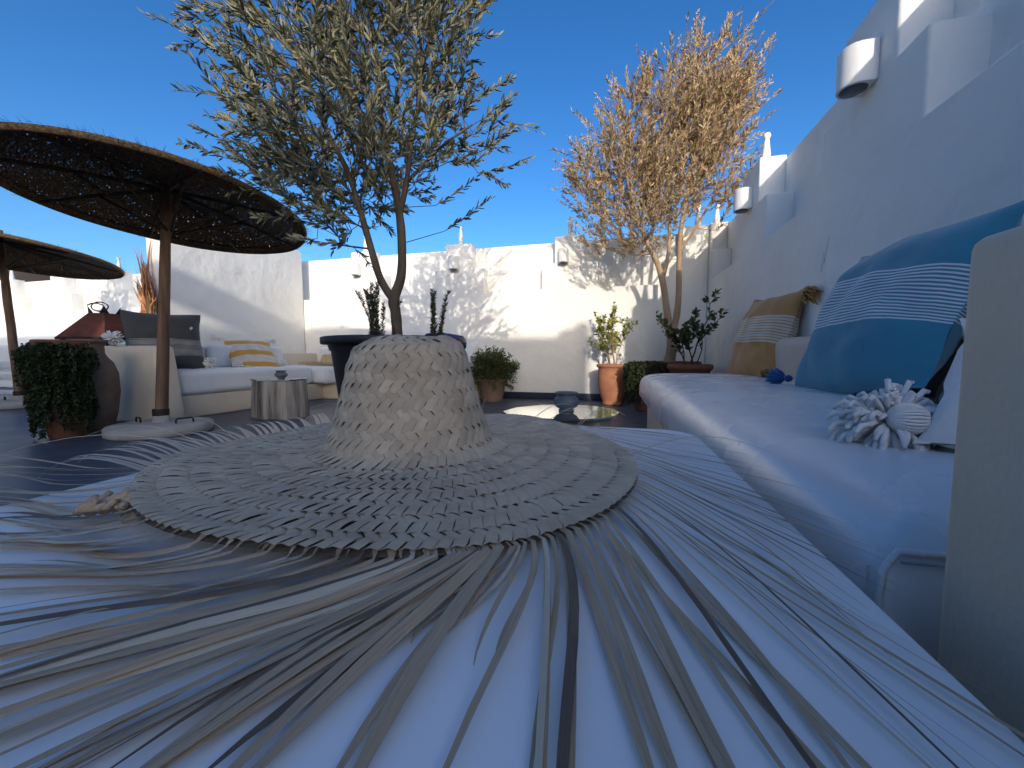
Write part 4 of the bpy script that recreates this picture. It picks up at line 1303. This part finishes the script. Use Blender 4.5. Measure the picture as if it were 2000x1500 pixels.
# arm with sloping outer edge
def sofa_arm():
    vs = []
    for z, x1, y0 in ((0, -3.50, 2.24), (.3, -3.53, 2.26), (.58, -3.575, 2.28), (.64, -3.585, 2.285)):
        vs += [(-4.46, y0, z), (x1, y0+.02, z), (x1, 2.455, z), (-4.46, 2.455, z)]
    fs = []
    for j in range(3):
        for k in range(4):
            k2 = (k+1) % 4; fs.append((j*4+k, j*4+k2, (j+1)*4+k2, (j+1)*4+k))
    fs += [(3,2,1,0), (12,13,14,15)]
    MB().add(vs, fs).build('arm', M['plaster_stone'], sofa, bevel=.035, seg=4, auto=60)
sofa_arm()
soft_block('back_ledge', -4.497, -4.30, 2.458, 4.897, .203, .60, M['plaster_stone'], sofa, r=.02)
def cush(x0, x1, y0, y1, z0, z1, mat, label, seed, r=.05, name='seat_cushion', grp=None):
    cx, cy = (x0+x1)/2, (y0+y1)/2
    o = soft_block(name, x0-cx, x1-cx, y0-cy, y1-cy, 0, z1-z0, mat, r=r, seg=5, sub=8, puff=.008, wob=.010, seed=seed, loc=(cx, cy, z0))
    return tag(o, label, 'cushion', grp)
cush(-4.29, -3.60, 2.475, 4.02, .21, .425, M['cushion'], 'long white seat cushion of the corner sofa beside the parasol pole', 1)
cush(-4.29, -3.42, 4.04, 4.86, .21, .425, M['cushion'], 'white seat cushion in the corner of the sofa', 2)
cush(-3.40, -1.66, 4.18, 4.86, .21, .425, M['cushion'], 'white seat cushion of the sofa along the back wall', 3)
cush(-4.28, -4.12, 2.55, 3.12, .432, .66, M['cushion_beige'], 'beige back cushion behind the charcoal pillow', 4, .035, 'back_cushion')
cush(-4.28, -4.11, 3.14, 4.10, .432, .67, M['cushion'], 'white back cushion behind the yellow striped pillow', 5, .035, 'back_cushion')
cush(-4.10, -3.10, 4.72, 4.885, .432, .68, M['cushion'], 'white back cushion behind the small straw hat', 6, .035, 'back_cushion')
cush(-3.09, -1.70, 4.72, 4.885, .432, .68, M['cushion_beige'], 'beige back cushion partly hidden by the black pot', 7, .035, 'back_cushion')
# rolled white cushion at the sofa end
ro = empty('rolled_pillow', (-1.78, 4.50, .56), 'white pillow with frayed cords propped at the sofa end beside the bush', 'pillow')
pr = pillow(ro, .36, .40, .20, M['cushion'], seed=44); pr.rotation_euler = (R(72), 0, R(12))
q = random.Random(8); mb = MB()
for i in range(14):
    x = q.uniform(-.12, .14); mb.tube([(x, -.09, -.02-q.random()*.06), (x+q.uniform(-.05,.05), -.115, -.08), (x+q.uniform(-.07,.07), -.10, -.12)], .003, 5)
mb.build('cords', M['wool'], ro)

# sofa pillows
e, w, h = pil_root('pillow', (-4.02,3.30,.435), (-3.86,3.80,.435), (-4.25,3.36,.73), 'cream pillow with broad yellow stripes and white tassels on the sofa')
w, h = .50, .44
pillow(e, w, h, .15, M['yellow_cloth'], seed=51)
tassel(e, (-w/2, h/2-.02, 0), (-.8, .1, .2), M['wool'], .075, 40, .005, .7, 1, knot=.02)
pompom(e, (-w/2+.03, -h/2+.02, .05), .05, M['wool'], 70, .006, 2)
pompom(e, (w/2+.02, -h/2+.04, .03), .05, M['wool'], 70, .006, 3)
tassel(e, (w/2-.02, h/2-.02, 0), (.6, -.3, .3), M['wool'], .07, 30, .005, .7, 6, knot=.018)
e, w, h = pil_root('pillow', (-4.04,2.40,.44), (-3.84,2.85,.44), (-4.21,2.22,.88), 'charcoal pillow with fine pale stripes leaning at the sofa arm')
w, h = .56, .54
pillow(e, w, h, .19, M['grey_cloth'], seed=61)
pompom(e, (w/2+.03, -h/2+.05, .06), .058, M['wool'], 90, .006, 4)
pompom(e, (-w/2-.06, -.0, .10), .062, M['wool'], 90, .006, 5)
tassel(e, (w/2-.12, h/2-.12, .04), (.4, -.6, .4), M['wool'], .05, 24, .004, .7, 9)
# small straw hat on the sofa
sh = empty('small_straw_hat', (-3.72, 4.42, .434), 'small golden straw hat with shaggy brim lying on the sofa', 'hat')
mb = MB()
mb.lathe([(.001,.15),(.04,.148),(.065,.13),(.075,.10),(.083,.06),(.095,.025),(.12,.016),(.20,.014),(.26,.012),(.26,.006),(.0,.004)], 40, ripple=.03)
mb.build('hat_body', M['raffia_gold'], sh)
mb = MB(); q = random.Random(5)
for i in range(420):
    a = q.uniform(0, 6.283); r0 = q.uniform(.14, .27); L = q.uniform(.05, .15); z = q.uniform(.012, .03)
    b_ = a + q.uniform(-.6, .6)
    p0 = Vector((r0*math.cos(a), r0*math.sin(a), z)); d = Vector((math.cos(b_), math.sin(b_), q.uniform(-.05, .25)))*L
    p1 = p0+d*.5+Vector((0,0,.01)); p2 = p0+d; p2.z = max(.006, p2.z-.01)
    mb.tube([p0, p1, p2], [.0022, .002, .001], 3, caps=False)
tag(mb.build('shaggy_fringe', M['raffia_gold'], sh), kind='stuff')

# ------------------------------------------------------------------ parasols
def parasol(loc, hub, Rc, label, seed, base_label=None, rim_h=.02, tilt=(0,0), cone=.15, rz=0):
    e = empty('straw_parasol', loc, label, 'parasol', 'woven reed parasols')
    hub = Vector(hub) - Vector(loc)     # rim plane centre
    # canopy: concentric rope rings on a shallow cone
    vs = []; fs = []; NR, NS = 34, 120
    prof = []
    for i in range(NR*3+1):
        t = i/(NR*3); r_ = Rc*t
        z = cone*(1 - t**1.25) + .0100*abs(math.sin(math.pi*NR*t)) 
        prof.append((r_, z))
    # outer rim roll, then the underside is the same sheet (thickness 1.8 cm)
    top = [(r_, z+.016) for r_, z in prof]
    rim = [(Rc+.012, .020), (Rc+.016, .006), (Rc+.010, -.012), (Rc-.004, -.016)]
    under = [(r_, z-.004) for r_, z in prof[::-1] if r_ > Rc*.93]
    allp = top + rim + under
    for r_, z in allp:
        for k in range(NS):
            t = 2*math.pi*k/NS
            wv = 1 + .008*noise.noise(Vector((math.cos(t)*2, math.sin(t)*2, seed))) 
            zz = z + (tilt[0]*math.cos(t) + tilt[1]*math.sin(t))*r_ + .012*noise.noise(Vector((math.cos(t)*1.5*r_, math.sin(t)*1.5*r_, seed+4)))*r_
            vs.append((hub.x + r_*wv*math.cos(t), hub.y + r_*wv*math.sin(t), hub.z + zz))
    for j in range(len(allp)-1):
        for k in range(NS):
            k2 = (k+1) % NS; fs.append((j*NS+k2, j*NS+k, (j+1)*NS+k, (j+1)*NS+k2))
    can = MB().add(vs, fs).build('canopy', M['canopy'], e)
    # loose fibres on the rim
    mb = MB(); q = random.Random(seed)
    for i in range(1500):
        t = q.uniform(0, 6.283); r_ = Rc + q.uniform(-.03, .015)
        p = Vector((hub.x + r_*math.cos(t), hub.y + r_*math.sin(t), hub.z + (tilt[0]*math.cos(t) + tilt[1]*math.sin(t))*r_ + q.uniform(-.01, .03)))
        d = Vector((math.cos(t+q.uniform(-1,1)), math.sin(t+q.uniform(-1,1)), q.uniform(-.5, .8)))*q.uniform(.008, .04)
        mb.tube([p, p+d], [.0010, .0005], 3, caps=False)
    tag(mb.build('rim_fibres', M['canopy'], can), kind='stuff')
    # ribs and struts
    for i in range(8):
        t = rz + 2*math.pi*i/8
        def at(r_, dz):
            return (hub.x + r_*math.cos(t), hub.y + r_*math.sin(t), hub.z + cone*(1-(r_/Rc)**1.25) + (tilt[0]*math.cos(t) + tilt[1]*math.sin(t))*r_ + dz)
        rb_ = MB().tube([at(.03, -.02), at(Rc*.5, -.02), at(Rc*.96, -.018)], [.014, .013, .010], 7).build('rib', M['stick'], e)
        MB().tube([(hub.x+.03*math.cos(t), hub.y+.03*math.sin(t), hub.z-.16), at(Rc*.52, -.028)], .009, 6).build('strut', M['stick'], rb_)
    # pole
    L0 = Vector((0, 0, .07)); L1 = hub + Vector((0, 0, cone+.10))
    pts = []; rr = []
    for k in range(15):
        t = k/14; p = L0.lerp(L1, t)
        p += Vector((.010*noise.noise(Vector((t*4, seed, 0))), .010*noise.noise(Vector((t*4, seed, 7))), 0))*min(1, 6*t*(1-t))
        pts.append(p); rr.append((.039 - .011*t)*(1+.06*noise.noise(Vector((t*9, seed, 2)))))
    MB().tube(pts, rr, 12).build('pole', M['pole'], e)
    MB().lathe([(.052,.065),(.052,.11),(.047,.125),(.040,.13)], 16).build('sleeve', M['concrete'], e)
    MB().lathe([(.046,.125),(.047,.165),(.044,.175)], 14, ripple=.06).build('binding', M['iron'], e)
    bd = MB().lathe([(.001,0),(.285,0),(.297,.008),(.30,.03),(.297,.062),(.285,.072),(.05,.078),(.001,.078)], 56, ripple=.012, seed=seed).build('base_disc', M['concrete'], e)
    for sgn in (-1, 1):
        a = R(12)
        c = Vector((sgn*.175*math.cos(a), sgn*.175*math.sin(a), .072)); d = Vector((.3, .95, 0)).normalized()*.05 if sgn > 0 else Vector((-.9, .3, 0)).normalized()*.05
        MB().tube([c-d, c-d+Vector((0,0,.028)), c-d*.8+Vector((0,0,.036)), c+d*.8+Vector((0,0,.036)), c+d+Vector((0,0,.028)), c+d], .0055, 7).build('handle', M['iron'], bd)
    return e
parasol((-3.14, 2.03, 0), (-3.085, 2.13, 1.60), .855, 'large dark woven reed parasol with concrete base beside the sofa arm', 3, tilt=(-.005, -.09), rz=.35)
parasol((-6.25, 2.70, 0), (-6.46, 2.75, 1.665), .93, 'farther straw parasol at the left edge with sunlit fuzzy rim', 8, tilt=(-.01, -.09), rz=.1)

# ------------------------------------------------------------------ clay jars at the left
jar_prof = [(.0,0),(.10,0),(.108,.01),(.135,.12),(.155,.28),(.152,.42),(.13,.50),(.098,.545),(.085,.575),(.085,.63),(.092,.65),(.105,.655),(.108,.668),(.100,.675),(.085,.67),(.075,.64)]
JL = Vector((-3.77, 1.99, 0))
je = pot_obj('clay_jar', jar_prof, M['terra_old'], JL, 'tall weathered clay jar with narrow neck behind the trailing plant', 'jar')
pl = [(.0,0),(.08,0),(.088,.01),(.105,.20),(.115,.52),(.118,.60),(.13,.61),(.132,.655),(.122,.66),(.11,.65),(.108,.60)]
PL = Vector((-3.60, 1.76, 0))
pot_obj('plant_pot', pl, M['terra_dark'], PL, 'tall dark clay planter wrapped in trailing foliage at the left', 'pot', .62, .11)
trailing((PL.x, PL.y, .565), .105, 'dense dark trailing plant cascading to the floor from the clay planter', 210, .60, 11, M['trail'], lf=(.010,.015), dens=130, front=(R(-120), 5.0), top=.10)

# ------------------------------------------------------------------ lantern
LT = Vector((-5.02, 2.80, 0))
la = empty('metal_lantern', LT, 'large rusty metal lantern with pyramid roof and ring handle behind the sofa', 'lantern', rz=.25)
def frustum(w0, w1, z0, z1): 
    a, b = w0/2, w1/2
    return [(-a,-a,z0),(a,-a,z0),(a,a,z0),(-a,a,z0),(-b,-b,z1),(b,-b,z1),(b,b,z1),(-b,b,z1)], [(3,2,1,0),(4,5,6,7),(0,1,5,4),(1,2,6,5),(2,3,7,6),(3,0,4,7)]
rf = MB().add(*frustum(.48, .16, .74, .985)).build('roof', M['rust'], la, smooth=False)
MB().add(*frustum(.49, .49, .715, .7395)).build('eave_band', M['iron'], rf, smooth=False)
for sx, sy in ((-1,-1),(1,-1),(1,1),(-1,1)):
    MB().add([(sx*.08, sy*.08, .985), (sx*.08-.05*sx, sy*.08, .985), (sx*.083, sy*.083, 1.06), (sx*.08, sy*.08-.05*sy, .985)], [(0,1,2),(0,2,3),(0,3,1),(1,3,2)]).build('crown_point', M['iron'], rf, smooth=False)
MB().tube([(-.08,-.085,1.06),(-.03,-.09,1.078),(.03,-.09,1.078),(.08,-.085,1.06)], .006, 6).build('top_bar', M['iron'], rf)
MB().tube([(.02+.085*math.cos(t)+.03, -.09, 1.045+.045*math.sin(t)) for t in [i*6.283/20 for i in range(21)]], .006, 6).build('ring_handle', M['iron'], rf)
for sx, sy in ((-1,-1),(1,-1),(1,1),(-1,1)):
    MB().box(sx*.21-.012, sx*.21+.012, sy*.21-.012, sy*.21+.012, .06, .715).build('corner_post', M['iron'], la, smooth=False)
for i, (x0, x1, y0, y1) in enumerate(((-.197,.197,-.212,-.208), (-.197,.197,.208,.212), (-.212,-.208,-.197,.197), (.208,.212,-.197,.197))):
    MB().box(x0, x1, y0, y1, .062, .714).build('glass_pane', M['glass'], la, smooth=False)
MB().add(*frustum(.48, .46, 0, .06)).build('foot', M['iron'], la, smooth=False)
cd = empty('pillar_candle', (LT.x, LT.y, .061), 'white pillar candle inside the rusty lantern', 'candle')
MB().lathe([(.001,0),(.075,0),(.075,.60),(.07,.61),(.001,.60)], 24).build('wax', M['white_paint'], cd)
MB().tube([(0,0,.6),(.002,0,.62)], .002, 5).build('wick', M['iron'], cd)

# dried stalks
SK = Vector((-4.52, 2.93, 0))
sk = empty('dried_stalks', SK, 'bundle of tall orange dried stalks with torn tops beside the white wall', 'plant')
q = random.Random(14)
for i in range(9):
    x, y = q.uniform(-.09, .07), q.uniform(-.05, .05); lean = -.10 + q.uniform(-.10, .10); h = q.uniform(1.05, 1.25)
    st_o = MB().tube([(x, y, 0), (x+lean*.3, y, h*.5), (x+lean*.8, y, h)], [.022, .020, .019], 8).build('stalk', M['stalk_low'], sk)
    mb = MB()
    for k in range(13):
        bx, by = x+lean*.8+q.uniform(-.02,.02), y+q.uniform(-.02,.02)
        hh = q.uniform(.08, .40) if i else q.uniform(.2, .62)
        ox, oy = q.uniform(-.12, .06), q.uniform(-.03,.03)
        w_ = q.uniform(.004, .011)
        z0 = h - q.uniform(.0, .25)
        pts = [(bx, by, z0)]
        for t in (.25, .5, .75, 1.0):
            pts.append((bx+ox*t*t+q.uniform(-.018,.018), by+oy*t+q.uniform(-.012,.012), z0+hh*t))
        mb.tube(pts, [w_*1.0, w_*q.uniform(.7,1.4), w_*q.uniform(.6,1.3), w_*q.uniform(.4,.9), .0012], 5)
    mb.build('torn_top', M['stalk'], st_o)

# ------------------------------------------------------------------ white slatted bench with pink pillow (far left)
wb = empty('white_bench', (-6.35, 3.05, 0), 'white painted wooden bench at the left edge behind the second parasol', 'bench')
for i in range(5): soft_block('seat_slat', -.75, .55, -.30+i*.115, -.195+i*.115, .385, .415, M['white_paint'], wb, r=.006, seg=2)
for sx in (-.70, .48):
    for sy in (-.26, .22):
        soft_block('leg', sx-.035, sx+.035, sy-.03, sy+.03, 0, .384, M['white_paint'], wb, r=.006, seg=2)
soft_block('rail', -.66, .44, -.275, -.245, .28, .345, M['white_paint'], wb, r=.006, seg=2)
soft_block('rail', -.66, .44, -.270, -.248, .12, .165, M['white_paint'], wb, r=.006, seg=2)
o = soft_block('bench_pad', -.72, .52, -.28, .26, 0, .075, M['cushion'], r=.03, seg=4, sub=5, wob=.01, loc=(-6.35, 3.05, .416)); tag(o, 'thin white pad on the white wooden bench', 'cushion')
e, w, h = pil_root('pillow', (-6.20,2.95,.50), (-5.80,3.05,.50), (-6.05,3.15,.80), 'pink and red pillow on the white bench at the far left')
pillow(e, .46, .38, .15, M['pink_cloth'], seed=71)
# plaster ledge along the far left wall
o = soft_block('wall_ledge', -14.4, -4.76, 4.25, 4.898, 0, .74, M['plaster'], r=.04)
tag(o, 'low white plaster ledge along the far left wall', 'ledge')
